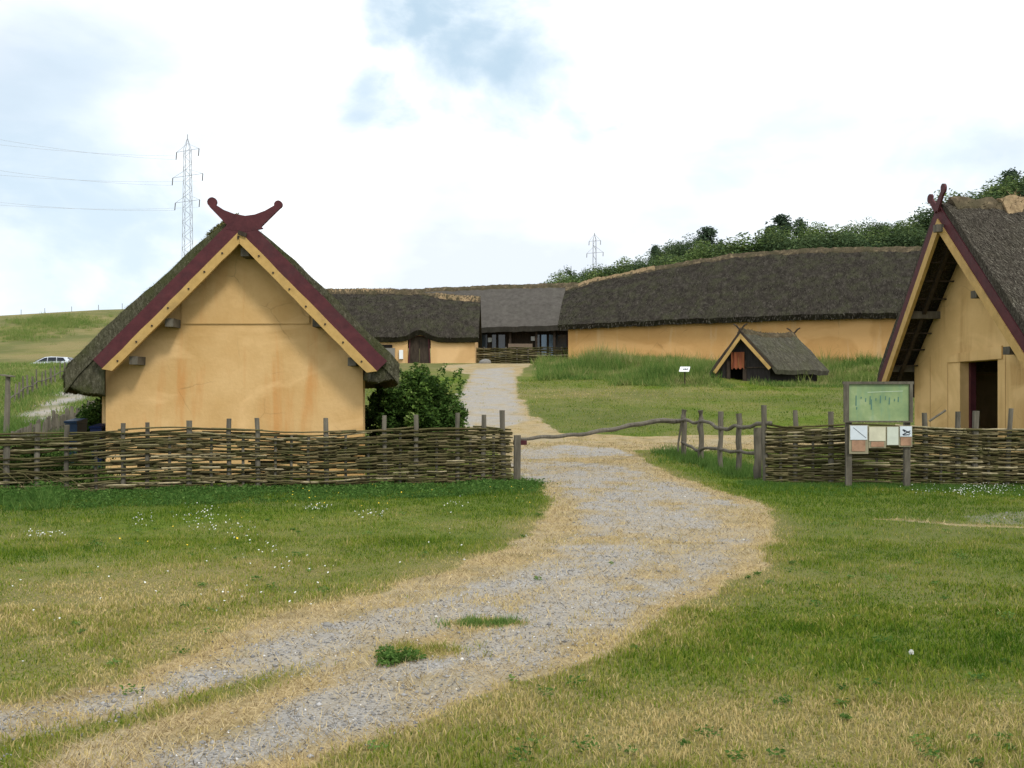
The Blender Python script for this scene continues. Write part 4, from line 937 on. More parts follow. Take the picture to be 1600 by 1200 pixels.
# loose slanting stick on the right fence
mb = MB(); mb.tube([P(1452, 658, 19.65), P(1478, 641, 19.6)], .022, 6, .5); tag(mb.build('stick', M['old_wood']), 'short slanting stick poking out on top of the right wattle fence', 'stick')

# ------------------------------------------------------------------ gate pole, gate post, rail fence
def gpost(T, px, pyt, pyb, rad, name='post', lean=0, wig=.02):
    x_, y_ = gp(px, pyb); zt_ = CAMZ+(HZ-pyt)/F*y_; z0 = g(x_, y_)-.15; mb = MB(); n_ = 7
    pt = [V((x_+lean*i/n_+rng.uniform(-wig, wig), y_+rng.uniform(-wig, wig)*.5, z0+(zt_-z0)*i/n_)) for i in range(n_+1)]
    mb.tube(pt, [rad*rng.uniform(.88, 1.1) for _ in pt], 8, rng.uniform(.1, .5), .15); mb.build(name, M['old_wood'], T); return V((x_, y_, zt_))
x_, y_ = gp(808, 750); LP = thing('gate_post', (x_, y_, g(x_, y_)), 'square gate post with red block at the end of the left wattle fence', 'post')
mb = MB(); zt_ = CAMZ+(HZ-680)/F*y_; mb.box((x_, y_, zt_/2-.05), (.062, .01, 0), (-.01, .062, 0), (.005, 0, zt_/2+.05), .15); mb.build('post', M['old_wood'], LP)
mb = MB(); zz = CAMZ+(HZ-692)/F*y_; mb.box((x_+.06, y_+.11, zz), (.14, 0, 0), (0, .045, 0), (0, 0, .045)); mb.build('red_block', M['red'], LP)
GT = thing('pole_barrier', (2.4, 24, .1), 'long crooked bark-covered pole closing the gateway across the track', 'barrier')
Yr = 27.0; Yl = y_+.12
ctl = [(812, 686), (850, 683), (905, 679), (960, 670), (1010, 660), (1040, 657), (1066, 658)]
mb = MB(); pp = []
for i in range(40):
    px = 812+(1066-812)*i/39; t = i/39; Yq = 1/((1-t)/Yl+t/Yr); pp.append(P(px, ip(ctl, px)+.8*math.sin(i*.9), Yq))
mb.tube(pp, [.035+.03*i/39+rng.uniform(-.004, .004) for i in range(40)], 8, .35, .15); mb.build('pole', M['old_wood'], GT)
RF = thing('rail_fence', (5.3, 24.5, .1), 'rustic fence of crooked rails on round posts beside the gateway', 'fence')
gpost(RF, 1057, 658, 711, .03, lean=.12)
tops = {}
for px, a, b, r_ in ((1068, 640, 714, .07), (1095, 641, 722, .068), (1126, 643, 734, .06), (1155, 646, 740, .062)): tops[px] = gpost(RF, px, a, b, r_)
gpost(RF, 1184, 668, 748, .085, 'end_post', 0, .008)
def rail(ctl, py_is, r_, d0):
    mb = MB(); pp = []; n_ = 46; x0_, x1_ = ctl[0][0], ctl[-1][0]
    for i in range(n_):
        px = x0_+(x1_-x0_)*i/(n_-1); Yq = float(np.interp(px, [1057, 1068, 1095, 1126, 1155, 1184, 1200], [gp(1057, 711)[1], gp(1068, 714)[1], gp(1095, 722)[1], gp(1126, 734)[1], gp(1155, 740)[1], gp(1184, 748)[1], 20.3]))-d0
        xs_ = [a for a, b in ctl]; j = max(0, min(len(ctl)-2, int(np.searchsorted(xs_, px))-1)); u = (px-ctl[j][0])/(ctl[j+1][0]-ctl[j][0]); u = u*u*(3-2*u)
        pp.append(P(px, ctl[j][1]*(1-u)+ctl[j+1][1]*u, Yq))
    mb.tube(pp, [r_*rng.uniform(.85, 1.12) for _ in pp], 8, .3, .1); return mb.build('rail', M['old_wood'], RF)
rail([(1055, 659), (1072, 656), (1085, 661), (1098, 658), (1108, 660), (1122, 669), (1138, 671), (1148, 665), (1160, 668), (1172, 667), (1184, 662), (1206, 661)], 0, .042, .09)
rail([(1065, 691), (1078, 697), (1090, 704), (1103, 700), (1118, 701), (1130, 703), (1142, 706), (1155, 705), (1168, 708), (1182, 708)], 0, .036, .09)

# ------------------------------------------------------------------ notice board
NB = thing('notice_board', (6.55, 19.3, 0), 'framed green faded notice board on two posts before the right wattle fence', 'notice board')
Yb = 19.2
for px, pyt, pyb in ((1327, 600, 762), (1418.5, 598, 756)):
    a = P(px, pyt, Yb); mb = MB(); mb.box((a.x, Yb+.05, (a.z-.2)/2), (.055, 0, 0), (0, .035, 0), (.0, 0, (a.z+.2)/2), .15); mb.build('post', M['old_wood'], NB)
a, b = P(1318, 597, Yb), P(1425, 660, Yb)
for x0_, x1_, z0_, z1_ in ((a.x, a.x+.09, b.z, a.z-.04), (b.x-.06, b.x, b.z, a.z-.04), (a.x-.02, b.x+.02, a.z-.04, a.z+.01), (a.x+.092, b.x-.062, b.z, b.z+.03)):
    mb = MB(); mb.abox(x0_, x1_, Yb-.05, Yb+.01, z0_, z1_, .1); mb.build('frame', M['old_wood'], NB)
n_ = NT('faded green poster'); k1 = n_.noise(2.2, 5); k2 = n_.noise(1, 4, (9, 9, 1.2))
c = n_.ramp(k1, [(.35, (.16, .24, .12)), (.55, (.25, .33, .16)), (.7, (.36, .42, .25))]); c = n_.mix(n_.ramp(k2, [(.5, 0.), (.72, .5)]), c, (.14, .28, .2)); n_.color(c); n_.b.inputs['Roughness'].default_value = .35
mb = MB(); mb.abox(a.x+.09, b.x-.06, Yb-.015, Yb+.0, b.z+.03, a.z-.04); pn = mb.build('panel', n_.m, NB)
mb = MB(); mi = m_flat('faded blue-green print', (.09, .19, .15), .5)
for px, y0_, y1_ in ((1337, 618, 634), (1338, 636, 640), (1345, 620, 623), (1352, 622, 628), (1359, 619, 632), (1361, 624, 640), (1368, 622, 626), (1375, 618, 630), (1383, 619, 625), (1389, 621, 632), (1397, 623, 627), (1403, 620, 628)):
    p0 = P(px, y0_, Yb); p1 = P(px, y1_, Yb); mb.prism([(p0.x-.011, Yb-.019, p1.z), (p0.x+.009, Yb-.019, p1.z), (p0.x+.012, Yb-.019, p0.z), (p0.x-.007, Yb-.019, p0.z)], (0, .002, 0))
mb.build('faded_print', mi, pn)
mb = MB(); p0 = P(1355, 613, Yb); p1 = P(1410, 611, Yb)
mb.bar(V((p0.x, Yb-.018, p0.z)), V((p1.x, Yb-.018, p1.z)), .002, .012, (0, 0, 1)); mb.build('pale_scratch', m_flat('pale print', (.45, .55, .4)), pn)
mats = {'w': m_flat('white leaflet', (.62, .68, .74), .5, 0, .12), 'c': m_flat('cream leaflet', (.6, .58, .44), .5, 0, .2), 'p': m_flat('pale leaflet', (.58, .62, .54), .5, 0, .15), 'o': m_flat('brick-coloured leaflet', (.42, .25, .16), .6, 0, .4), 'g': m_flat('backing', (.3, .27, .18), .7, 0, .2), 'k': m_flat('ink', (.03, .035, .05))}
def sheet(x0_, x1_, y0_, y1_, mk, name, dep, parent=NB, lab=None):
    p0, p1 = P(x0_, y0_, Yb), P(x1_, y1_, Yb); mb = MB(); mb.abox(p0.x, p1.x, Yb-dep, Yb-dep+.008, p1.z, p0.z); o = mb.build(name, mats[mk], parent)
    return o
for bk, items in (((1326, 1356, 664, 709), ((1327.5, 1354, 665, 687, 'w'), (1330, 1351, 688, 705, 'o'))), ((1356.6, 1383.5, 666, 700), ((1357, 1382.5, 667, 689, 'c'), (1360, 1380, 690, 698, 'o'))), ((1384, 1403.5, 666, 696), ((1385, 1402.5, 667, 695, 'p'),)), ((1404, 1424.5, 665, 698), ((1405, 1423.5, 666, 682, 'w'), (1406, 1422.5, 683, 696, 'o')))):
    o = sheet(*bk, 'g', 'leaflet_backing', .03)
    for x0_, x1_, y0_, y1_, mk in items: sheet(x0_, x1_, y0_, y1_, mk, 'leaflet', .042, o)
mb = MB()
for s_, e_ in (((1410, 671), (1421, 677)), ((1409, 679), (1421, 673)), ((1410, 679.5), (1420, 679)), ((1409, 671), (1413, 675))):
    p0, p1 = P(*s_, Yb), P(*e_, Yb); mb.bar(V((p0.x, Yb-.045, p0.z)), V((p1.x, Yb-.045, p1.z)), .002, .018)
p0, p1 = P(1332, 668, Yb), P(1352, 684, Yb); mb.bar(V((p0.x, Yb-.045, p0.z)), V((p1.x, Yb-.045, p1.z)), .002, .007)
mb.build('black_mark', mats['k'], NB)

# ------------------------------------------------------------------ sunken hut
HT = thing('thatched_hut', (12, 50.5, 2.5), 'tiny sunken thatched hut with yellow gable boards in the long grass', 'hut')
ap = V((11.16, 50.0, 5.05)); le = V((9.9, 50.6, 3.12)); re = V((12.57, 49.4, 3.3)); hd_ = V((.77, .64, 0)); gd = (re-le); gd.z = 0; gd.normalize()
fn = V((gd.y, -gd.x, 0))                  # gable faces this way
sts = []
for s_ in (0, 1.1, 2.2, 3.3, 4.4):
    o_ = hd_*s_; sg = -.12*math.sin(math.pi*s_/4.4)
    sts.append([re+gd*.22+V((0, 0, -.12))+o_, re.lerp(ap, .5)+V((0, 0, .12))+o_, ap+V((0, 0, .06+sg))+o_, le.lerp(ap, .5)+V((0, 0, .12))+o_, le-gd*.22+V((0, 0, -.12))+o_])
mb, grid = roof(sts, 40, 25, .22, .035, 33, .08); mb.build('roof', M['thatch_far'] if False else m_thatch('grey hut thatch', (.04, .037, .028), (.08, .075, .058), (.15, .142, .115), (5, 5, 2.5), (.08, .085, .045), .5), HT)
ridge_cap(grid, 12, .3, .1, M['ridge'], HT, 0, 39, lump=.06, seed=60)
fz = MB(); fuzz(fz, grid, 2500, .12, .02, 0, 12); fz.build('loose_reed', M['fuzz'], HT)
for b in (le, re):
    dr_ = (b-ap).normalized(); nn_ = fn.cross(dr_).normalized(); nn_ = nn_ if nn_.z < 0 else -nn_
    for w0, w1, m_, nm, f_ in ((-.05, .07, M['dark_wood'], 'outer_board', .03), (.07, .23, M['yellow'], 'barge_board', .06)):
        def apx(w): 
            p_ = ap+nn_*w; t = -((p_-ap).dot(gd))/dr_.dot(gd); return p_+dr_*t
        mb = MB(); mb.prism([apx(w0)+fn*f_, b+nn_*w0+fn*f_, b+nn_*w1+fn*f_, apx(w1)+fn*f_], fn*.04); mb.build(nm, m_, HT)
for base_, k in ((ap, 0), (ap+hd_*4.35, 1)):
    for sg in (-1, 1):
        mb = MB(); c0 = base_+fn*.05*(1-k); mb.tube([c0-gd*sg*.12+V((0, 0, -.1)), c0+gd*sg*.2+V((0, 0, .28)), c0+gd*sg*.34+V((0, 0, .36))], [.05, .045, .035], 6); mb.build('gable_horn', M['dark_wood'], HT)
def hp(u, z_, o=0): # u from left eave to right eave
    q = le.lerp(re, u); return V((q.x, q.y, z_))-fn*o
dz = 2.3
mb = MB()
zt_ = lambda u: float(np.interp(u, [0, .47, 1], [3.2, 4.95, 3.25]))-.12
mb.prism([hp(.12, dz, .35), hp(.27, dz, .35), hp(.27, 3.75, .35), hp(.2, zt_(.2), .35), hp(.12, zt_(.12), .35)], -fn*.1)
mb.prism([hp(.52, dz, .35), hp(.94, dz, .35), hp(.94, zt_(.94), .35), hp(.52, zt_(.52), .35)], -fn*.1)
mb.prism([hp(.272, 3.6, .35), hp(.518, 3.6, .35), hp(.518, zt_(.518), .35), hp(.47, zt_(.47), .35), hp(.272, zt_(.272), .35)], -fn*.1)
for u in (.12, .94):
    a = hp(u, dz, .45); mb.prism([a, a+hd_*3.9, a+hd_*3.9+up*1.0, a+up*1.0], gd*(.1 if u < .5 else -.1))
a = hp(.12, dz, .45)+hd_*3.8; b = hp(.94, dz, .45)+hd_*3.8; c_ = hp(.47, 4.8, .45)+hd_*3.8
mb.prism([a, b, V((b.x, b.y, 3.1)), c_, V((a.x, a.y, 3.1))], hd_*.1)
mb.build('wall', M['tarred'], HT)
mb = MB()
for u in (.25, .52): mb.prism([hp(u-.03, dz, .3), hp(u+.03, dz, .3), hp(u+.03, 3.62, .3), hp(u-.03, 3.62, .3)], -fn*.06)
mb.prism([hp(.5, 3.25, .3), hp(.93, 3.25, .3), hp(.93, 3.32, .3), hp(.5, 3.32, .3)], -fn*.04)
mb.build('door_frame', M['dark_wood'], HT)
n_ = NT('rust red cloth'); w_ = n_.noise(1, 4, (14, 14, 1)); n_.color(n_.ramp(w_, [(.35, (.17, .05, .03)), (.6, (.28, .09, .04)), (.72, (.33, .2, .07))]))
mb = MB(); K = 12
vs_ = []
for i in range(K+1):
    for j in range(7):
        u = .3+.22*i/K; z_ = 4.05-j*.135-(.05*math.sin(i*1.7) if j == 6 else 0); vs_.append(hp(u, z_, .22+.03*math.sin(i*1.3+j*.2)))
fs_ = [(i*7+j, i*7+j+1, (i+1)*7+j+1, (i+1)*7+j) for i in range(K) for j in range(6)]
mb.add(vs_, fs_); cl_ = mb.build('hanging_cloth', n_.m); tag(cl_, 'rust red fringed cloth hanging above the doorway of the tiny hut', 'cloth')
sm = cl_.modifiers.new('s', 'SOLIDIFY'); sm.thickness = .012
# small white sign
SG = thing('small_sign', (*gp(1070, 602), g(*gp(1070, 602))), 'small tilted white sign on a thin post left of the tiny hut', 'sign')
b0 = WL[SG]; mb = MB(); mb.tube([b0-V((0, 0, .1)), P(1070, 580, b0.y)], .03, 6); mb.build('post', M['dark_wood'], SG)
pl = [P(1061, 580.5, b0.y-.15), P(1076.5, 580.5, b0.y-.15), P(1078.5, 573, b0.y+.2), P(1063, 573, b0.y+.2)]
mb = MB(); mb.prism(pl, (0, .02, -.02)); sp_ = mb.build('panel', M['white'], SG)
mb = MB()
for k in range(3):
    x0_ = 1067.5+k*2.6; mb.prism([P(x0_, 578, b0.y-.05)+V((0, -.02, .015)), P(x0_+1.7, 578, b0.y-.05)+V((0, -.02, .015)), P(x0_+2.1, 576, b0.y+.06)+V((0, -.02, .015)), P(x0_+.4, 576, b0.y+.06)+V((0, -.02, .015))], (0, .005, -.005))
mb.build('lettering', mats['k'], sp_)
# boulder by the far corner
def boulder(px, py, r_, lab):
    x_, y_ = gp(px, py); mb = MB(); vs_ = []; nu, nv = 12, 7
    for j in range(nv):
        th = math.pi*j/(nv-1)
        for i in range(nu):
            a = 2*math.pi*i/nu; k_ = 1+.25*(float(vn(math.cos(a)*2+5, math.sin(a)*2+j*.6, 3))-.5); vs_.append((x_+r_*k_*math.sin(th)*math.cos(a), y_+r_*k_*math.sin(th)*math.sin(a), g(x_, y_)+r_*.12+r_*.6*k_*math.cos(th)))
    mb.add(vs_, [(j*nu+i, j*nu+(i+1) % nu, (j+1)*nu+(i+1) % nu, (j+1)*nu+i) for j in range(nv-1) for i in range(nu)])
    return tag(mb.build('boulder', m_flat('granite', (.26, .25, .23), .9, 0, .4), None, True), lab, 'boulder')
boulder(758, 568, .42, 'rounded grey boulder at the corner of the arched-door house')
boulder(512, 978, .035, 'small dark stone lying on the straw edge of the track')

# ------------------------------------------------------------------ trees and shrubs
def crown(center, rad, n_leaf, size, m, parent, clump=14, name='crown', tone=.5, gaps=.3, seed=0, shell=.45):
    r_ = np.random.default_rng(seed); pts_ = []; tn = []
    cs = r_.normal(0, 1, (clump, 3)); cs /= np.linalg.norm(cs, axis=1, keepdims=True); cs *= (shell+(1-shell)*r_.random((clump, 1)))*.72
    for i in range(clump):
        k = n_leaf//clump; q = r_.normal(0, 1, (k, 3)); q /= np.linalg.norm(q, axis=1, keepdims=True); q *= r_.random((k, 1))**.45*r_.uniform(.25, .48)
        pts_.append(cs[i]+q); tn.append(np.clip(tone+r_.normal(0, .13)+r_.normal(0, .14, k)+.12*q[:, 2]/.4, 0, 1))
    q = np.concatenate(pts_)*np.array(rad)+np.array(center)
    return leaves(name, q, size, np.concatenate(tn), m, parent)
def trunk(base, top, r_, parent, limbs=7, spread=1, seed=0):
    rr = random.Random(seed); mb = MB(); base = V(base); top = V(top); H_ = top.z-base.z
    pp = [base.lerp(top, i/6)+V((rr.uniform(-.04, .04), rr.uniform(-.04, .04), 0))*H_*.3 for i in range(7)]; mb.tube(pp, [r_*(1-.8*i/6) for i in range(7)], 7)
    for k in range(limbs):
        t = rr.uniform(.3, .95); p_ = base.lerp(top, t); a = rr.uniform(0, 6.28); l_ = spread*rr.uniform(.5, 1)*(1.2-t*.6)
        e = p_+V((math.cos(a)*l_, math.sin(a)*l_, l_*rr.uniform(.3, .9))); mb.tube([p_, p_.lerp(e, .5)+V((0, 0, .08*l_)), e], [r_*.35, r_*.22, r_*.06], 5)
    return mb.build('trunk', M['bark'], parent)
# shrub beside left house
bx, by = -2.25, 25.3
SB = thing('shrub', (bx, by, g(bx, by)), 'dense dark green elder shrub behind the fence, right of the ochre house', 'shrub')
gz = g(bx, by)
trunk((bx, by, gz-.1), (bx, by, gz+1.4), .09, SB, 12, 1.0, 4)
k = 26000; r_ = np.random.default_rng(5); pts_ = []; tn = []
for i in range(190):
    a = r_.uniform(0, 6.28); u = r_.random()**.5; px_ = bx-.15+math.cos(a)*1.28*u; py_ = by+math.sin(a)*1.0*u; hmax = 2.0*math.sqrt(max(.02, 1-u*u*.85))*(1.02-.22*math.exp(-((px_-(bx+1.1))/.4)**2))
    hz_ = gz+.15+r_.random()**.6*hmax; kk = 240; q = r_.normal(0, 1, (kk, 3)); q /= np.linalg.norm(q, axis=1, keepdims=True); q *= r_.random((kk, 1))**.5*r_.uniform(.13, .3)
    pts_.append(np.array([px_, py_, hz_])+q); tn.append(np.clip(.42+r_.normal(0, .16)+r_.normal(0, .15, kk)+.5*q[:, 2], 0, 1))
for i in range(46):                        # shoots sticking out
    a = r_.uniform(0, 6.28); b = np.array([bx+math.cos(a)*1.15*r_.random()**.5, by-.3+math.sin(a)*.7, gz+r_.uniform(1.5, 2.1)]); dd_ = r_.normal(0, .35, 3); dd_[2] = 1; dd_ /= np.linalg.norm(dd_)
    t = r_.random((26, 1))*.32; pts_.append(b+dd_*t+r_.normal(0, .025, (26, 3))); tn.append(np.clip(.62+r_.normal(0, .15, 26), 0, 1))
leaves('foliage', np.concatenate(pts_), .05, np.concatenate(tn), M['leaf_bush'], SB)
SB2 = thing('shrub', (-8.0, 25.5, g(-8, 25.5)), 'dark shrub in the shade left of the ochre house', 'shrub')
x_ = P(150, 0, 27).x; crown((x_, 27, g(x_, 27)+.75), (.75, .8, .85), 5000, .055, M['leaf_bush'], SB2, 16, 'foliage', .38, seed=8)
WL_ = thing('bramble', (P(20, 0, 18.3).x, 18.3, 0), 'tangled dark green bramble growing through the far left end of the wattle fence', 'shrub')
x_ = P(10, 0, 18.2).x; crown((x_+.35, 18.3, .42), (1.9, .45, .55), 15000, .03, M['leaf_bush'], WL_, 26, 'foliage', .5, seed=9)
for k in range(5):
    a = P(-20+k*26, 775, 17.6); mb = MB(); mb.tube([a, a+V((.15, -.1, .4)), a+V((.3+.1*k, -.15, .5-.1*k)), a+V((.8, -.2, .1))], .006, 5, .6); mb.build('cane', M['rod'], WL_)

protos = []
def proto(kind, seed):
    rr = random.Random(seed); T = thing('tree', (0, 0, 0), 'x', 'tree')
    if kind == 'round':
        trunk((0, 0, -1.5), (0, 0, 5), .18, T, 8, 1.8, seed); crown((0, 0, 4.6), (2.7, 2.4, 3.4), 11000, .1, M['leaf_far'], T, 22, tone=.42+.08*(seed%3), seed=seed, shell=.55)
    elif kind == 'pale':
        trunk((0, 0, -1.5), (0, 0, 4.4), .16, T, 8, 1.8, seed); crown((0, 0, 3.9), (2.9, 2.4, 2.9), 10500, .1, M['leaf_pale'], T, 24, tone=.5, seed=seed, shell=.5)
    elif kind == 'dark':                   # conical, spiky
        trunk((0, 0, -1.5), (0, 0, 7.6), .2, T, 4, 1, seed); r_ = np.random.default_rng(seed); pts_ = []; tn = []
        for i in range(120):
            t = r_.random()**.8; z_ = 1.2+6.6*t; L_ = (2.7*(1-t)**.8+.25)*r_.uniform(.55, 1.15); a = r_.uniform(0, 6.28); k = 34; u = r_.random((k, 1))
            c0 = np.array([0, 0, z_]); e = np.array([math.cos(a)*L_, math.sin(a)*L_, L_*.32]); pts_.append(c0+e*u+r_.normal(0, .17, (k, 3))); tn.append(np.clip(.45+r_.normal(0, .15)+r_.normal(0, .12, k), 0, 1))
        leaves('crown', np.concatenate(pts_), .14, np.concatenate(tn), M['leaf_dark'], T)
    else:                                  # wispy: thin upright shoots with gaps
        mb = MB(); r_ = np.random.default_rng(seed); pts_ = []; tn = []; mb.tube([(0, 0, -1.5), (.1, 0, 2), (0, .1, 4.5), (.15, 0, 7)], [.16, .12, .08, .03], 6)
        for i in range(22):
            z_ = r_.uniform(2.2, 6.2); a = r_.uniform(0, 6.28); L_ = r_.uniform(.7, 1.9)*(1.2-z_/9); e = np.array([math.cos(a)*L_, math.sin(a)*L_, L_*r_.uniform(.5, 1.2)]); c0 = np.array([0, 0, z_])
            mb.tube([c0, c0+e*.5, c0+e], [.04, .03, .012], 4); k = 42; u = r_.random((k, 1))*.8+.25; pts_.append(c0+e*u+r_.normal(0, .16, (k, 3))); tn.append(np.clip(.5+r_.normal(0, .17, k), 0, 1))
        mb.build('trunk', M['bark'], T); leaves('crown', np.concatenate(pts_), .13, np.concatenate(tn), M['leaf_far'], T)
    return T
desc = {'round': 'rounded mid-green tree', 'pale': 'pale green bushy tree', 'dark': 'dark pointed conifer', 'wisp': 'thin wispy tree with gaps in its crown'}
hgt = {'round': 8.1, 'pale': 6.9, 'dark': 8.3, 'wisp': 8.0}
pool = {k: [[proto(k, s_), False] for s_ in ss_] for k, ss_ in (('round', (1, 2, 3)), ('pale', (4, 5)), ('dark', (6, 7, 8)), ('wisp', (9, 10)))}
front = [(862, 437, 'round', .9), (880, 425, 'pale', .7), (893, 403, 'wisp', .9), (905, 424, 'round', .8), (928, 415, 'round', .8), (951, 402, 'wisp', .8), (970, 411, 'round', .9), (985, 412, 'pale', .7), (1003, 398, 'round', .9), (1024, 382, 'dark', .8), (1045, 380, 'round', .9), (1060, 368, 'round', 1), (1083, 372, 'round', 1), (1105, 352, 'dark', 1.2), (1126, 375, 'dark', .8), (1143, 366, 'wisp', .7), (1163, 380, 'round', .7), (1184, 356, 'wisp', .9), (1203, 352, 'dark', .9), (1222, 333, 'dark', 1.2), (1250, 340, 'dark', .8), (1268, 337, 'wisp', .8), (1290, 352, 'pale', 1.1), (1318, 346, 'wisp', .8), (1340, 350, 'pale', 1), (1372, 343, 'round', 1), (1402, 341, 'round', 1), (1430, 346, 'round', .9), (1452, 322, 'wisp', .9), (1478, 316, 'dark', .8), (1500, 303, 'round', 1), (1525, 286, 'wisp', .9), (1545, 290, 'round', 1.1), (1578, 262, 'dark', 1), (1605, 268, 'round', 1.2), (1640, 258, 'round', 1.2), (1690, 240, 'round', 1.3)]
ordn = ['first', 'second', 'third', 'fourth', 'fifth', 'sixth', 'seventh', 'eighth', 'ninth', 'tenth', 'eleventh', 'twelfth', 'thirteenth', 'fourteenth', 'fifteenth', 'sixteenth', 'seventeenth', 'eighteenth', 'nineteenth', 'twentieth']+['%d-th' % q for q in range(21, 90)]
cnt = {}
def place_tree(px, pyt, kind, wsc, Yt, label, ci):
    pyt -= {'round': 7, 'pale': 7, 'dark': 2, 'wisp': 0}[kind]
    X_ = (px-800)/F*Yt; gz_ = g(X_, Yt); Ht = CAMZ+(HZ-pyt)/F*Yt-gz_
    s_ = max(.45, Ht/hgt[kind]); pr = pool[kind][ci % len(pool[kind])]
    if not pr[1]: T = pr[0]; pr[1] = True
    else: T = copy_tree(pr[0])
    T.location = (X_, Yt, gz_); T.scale = (s_*wsc*1.15, s_*wsc*1.15, s_); T.rotation_euler = (0, 0, rng.uniform(0, 6.28))
    tag(T, label, 'tree', 'trees on the slope behind the long house'); return T
for i, (px, pyt, kind, wsc) in enumerate(front):
    cnt[kind] = cnt.get(kind, 0)+1
    Yt = 112+rng.uniform(-4, 6)
    place_tree(px, pyt, kind, wsc, Yt, f'{desc[kind]} on the skyline, {ordn[cnt[kind]-1]} such from the left', cnt[kind])
# lower belt in front, hides the slope between crowns
i = 0; px = 858
while px < 1720:
    top = float(np.interp(px, [858, 930, 1000, 1100, 1215, 1440, 1480, 1600, 1720], [440, 422, 402, 382, 359, 353, 302, 268, 238]))+rng.uniform(-9, 7)
    place_tree(px, top, 'pale' if i % 3 == 1 else 'round', rng.uniform(.95, 1.5), 104+rng.uniform(-2, 2), f'low bushy tree just above the long roof, {ordn[i]} from the left end', i)
    px += 17+rng.uniform(-4, 4); i += 1
for k_, l_ in pool.items():
    for pr in l_:
        if not pr[1]:
            for c_ in list(pr[0].children): bpy.data.objects.remove(c_)
            bpy.data.objects.remove(pr[0])

# ------------------------------------------------------------------ pylons and wires
def pylon(px, pyt, Yp, arms, width, label, hidden_base):
    top = P(px, pyt, Yp); X_ = top.x; z0 = g(X_, Yp)-1; T = thing('power_pylon', (X_, Yp, z0+1), label, 'pylon', 'power line')
    k = F/Yp; mb = MB(); ztop = top.z-.6; th = .06*Yp/180
    n_ = 26
    def wd(z_): return (width*(1-.45*(z_-z0)/(ztop-z0)))/2
    lv = [z0+(ztop-2-z0)*i/n_ for i in range(n_+1)]
    for sx in (-1, 1):
        for sy in (-1, 1): mb.bar((X_+sx*wd(z0), Yp+sy*wd(z0), z0), (X_+sx*wd(ztop-2), Yp+sy*wd(ztop-2), ztop-2), th, th); mb.bar((X_+sx*wd(ztop-2), Yp+sy*wd(ztop-2), ztop-2), (X_, Yp, ztop), th, th)
    for i in range(n_):
        a, b = lv[i], lv[i+1]; s_ = 1 if i % 2 else -1
        for sy in (-1, 1): mb.bar((X_-s_*wd(a), Yp+sy*wd(a), a), (X_+s_*wd(b), Yp+sy*wd(b), b), th*.7, th*.7); mb.bar((X_+sy*wd(a), Yp-s_*wd(a), a), (X_+sy*wd(b), Yp+s_*wd(b), b), th*.7, th*.7)
    mb.build('mast', M['steel'], T)
    mb = MB(); mb.tube([(X_, Yp, ztop), (X_, Yp, top.z)], th*1.2, 5); mb.build('tip', M['steel'], T); ends = []
    for xl, yl_, xr, yr_ in arms:
        a, b = P(xl, yl_, Yp), P(xr, yr_, Yp); zc = (a.z+b.z)/2
        mb = MB(); mb.bar(a, b, th, th); mb.bar(a, (X_, Yp, zc+1.2*Yp/180), th*.7, th*.7); mb.bar(b, (X_, Yp, zc+1.2*Yp/180), th*.7, th*.7); ar = mb.build('cross_arm', M['steel'], T)
        for p_ in (a, b):
            ib = MB(); q = p_+V((-.1, 0, -11.5/F*180*(Yp/180 if Yp < 300 else .55*Yp/180))); ib.tube([p_, q], th*1.3, 5); ib.build('insulator', M['dark_wood'] if Yp < 300 else M['steel'], ar); ends.append(q)
    return ends
ends = pylon(293, 210, 180, [(276, 238, 311, 232), (270, 278, 317, 271), (274, 317, 312, 312)], 1.75, 'tall lattice pylon with three cross arms above the left house roof', 0)
pylon(929, 364, 420, [(920.5, 377, 938.5, 376), (917, 396, 942.5, 394)], 2.0, 'distant lattice pylon above the trees in the centre', 0)
wl = ['upper', 'upper', 'middle', 'middle', 'lower', 'lower']
tgt = [212, 224, 262, 273, 314, 321]
for i, e in enumerate(ends):
    t = P(-60, tgt[i]-5, 150); mb = MB(); pp = []
    for k in range(21):
        u = k/20; q = e.lerp(t, u); q.z -= 1.1*4*u*(1-u)*.6; pp.append(q)
    mb.tube(pp, .018, 4); tag(mb.build('power_wire', M['wire']), f'thin {wl[i]} wire running left from the {"near" if i % 2 else "far"} arm tip of the tall pylon', 'wire', 'power line')

# ------------------------------------------------------------------ far left: posts, palisades, hedge, car, bins
wt = ['first', 'second', 'third', 'fourth', 'fifth', 'sixth', 'seventh']
for i, px in enumerate((33, 70, 112, 154, 191, 225)):
    Yp = 214; x_ = (px-800)/F*Yp; mb = MB(); mb.tube([(x_, Yp, g(x_, Yp)-.2), (x_, Yp, g(x_, Yp)+1.25)], .05, 6); tag(mb.build('fence_post', M['dark_wood']), f'thin fence post on the grassy hilltop skyline, {wt[i]} from the left', 'post', 'hilltop fence posts')
def palis(label, items, rad, flatb=False):
    a = items[len(items)//2]; T = thing('stake_fence', (a[0], a[1], g(a[0], a[1])), label, 'fence', 'stake fences by the side path')
    for (x_, y_, h_) in items:
        z0 = g(x_, y_)-.1; l1, l2 = rng.uniform(-.06, .06), rng.uniform(-.04, .04); mb = MB(); r_ = rad*rng.uniform(.7, 1.3)
        mb.tube([(x_, y_, z0), (x_+l1*.5, y_, z0+h_*.5), (x_+l1, y_+l2, z0+h_+.1)], [r_, r_*.95, r_*.75], 6, rng.uniform(.1, .8), .2); mb.build('stake', M['old_wood'], T)
    mb = MB(); pp = [V((x_, y_, g(x_, y_)+.45*h_)) for x_, y_, h_ in items]; mb.tube(pp, .025, 5, .3); mb.build('rail', M['old_wood'], T)
it = []
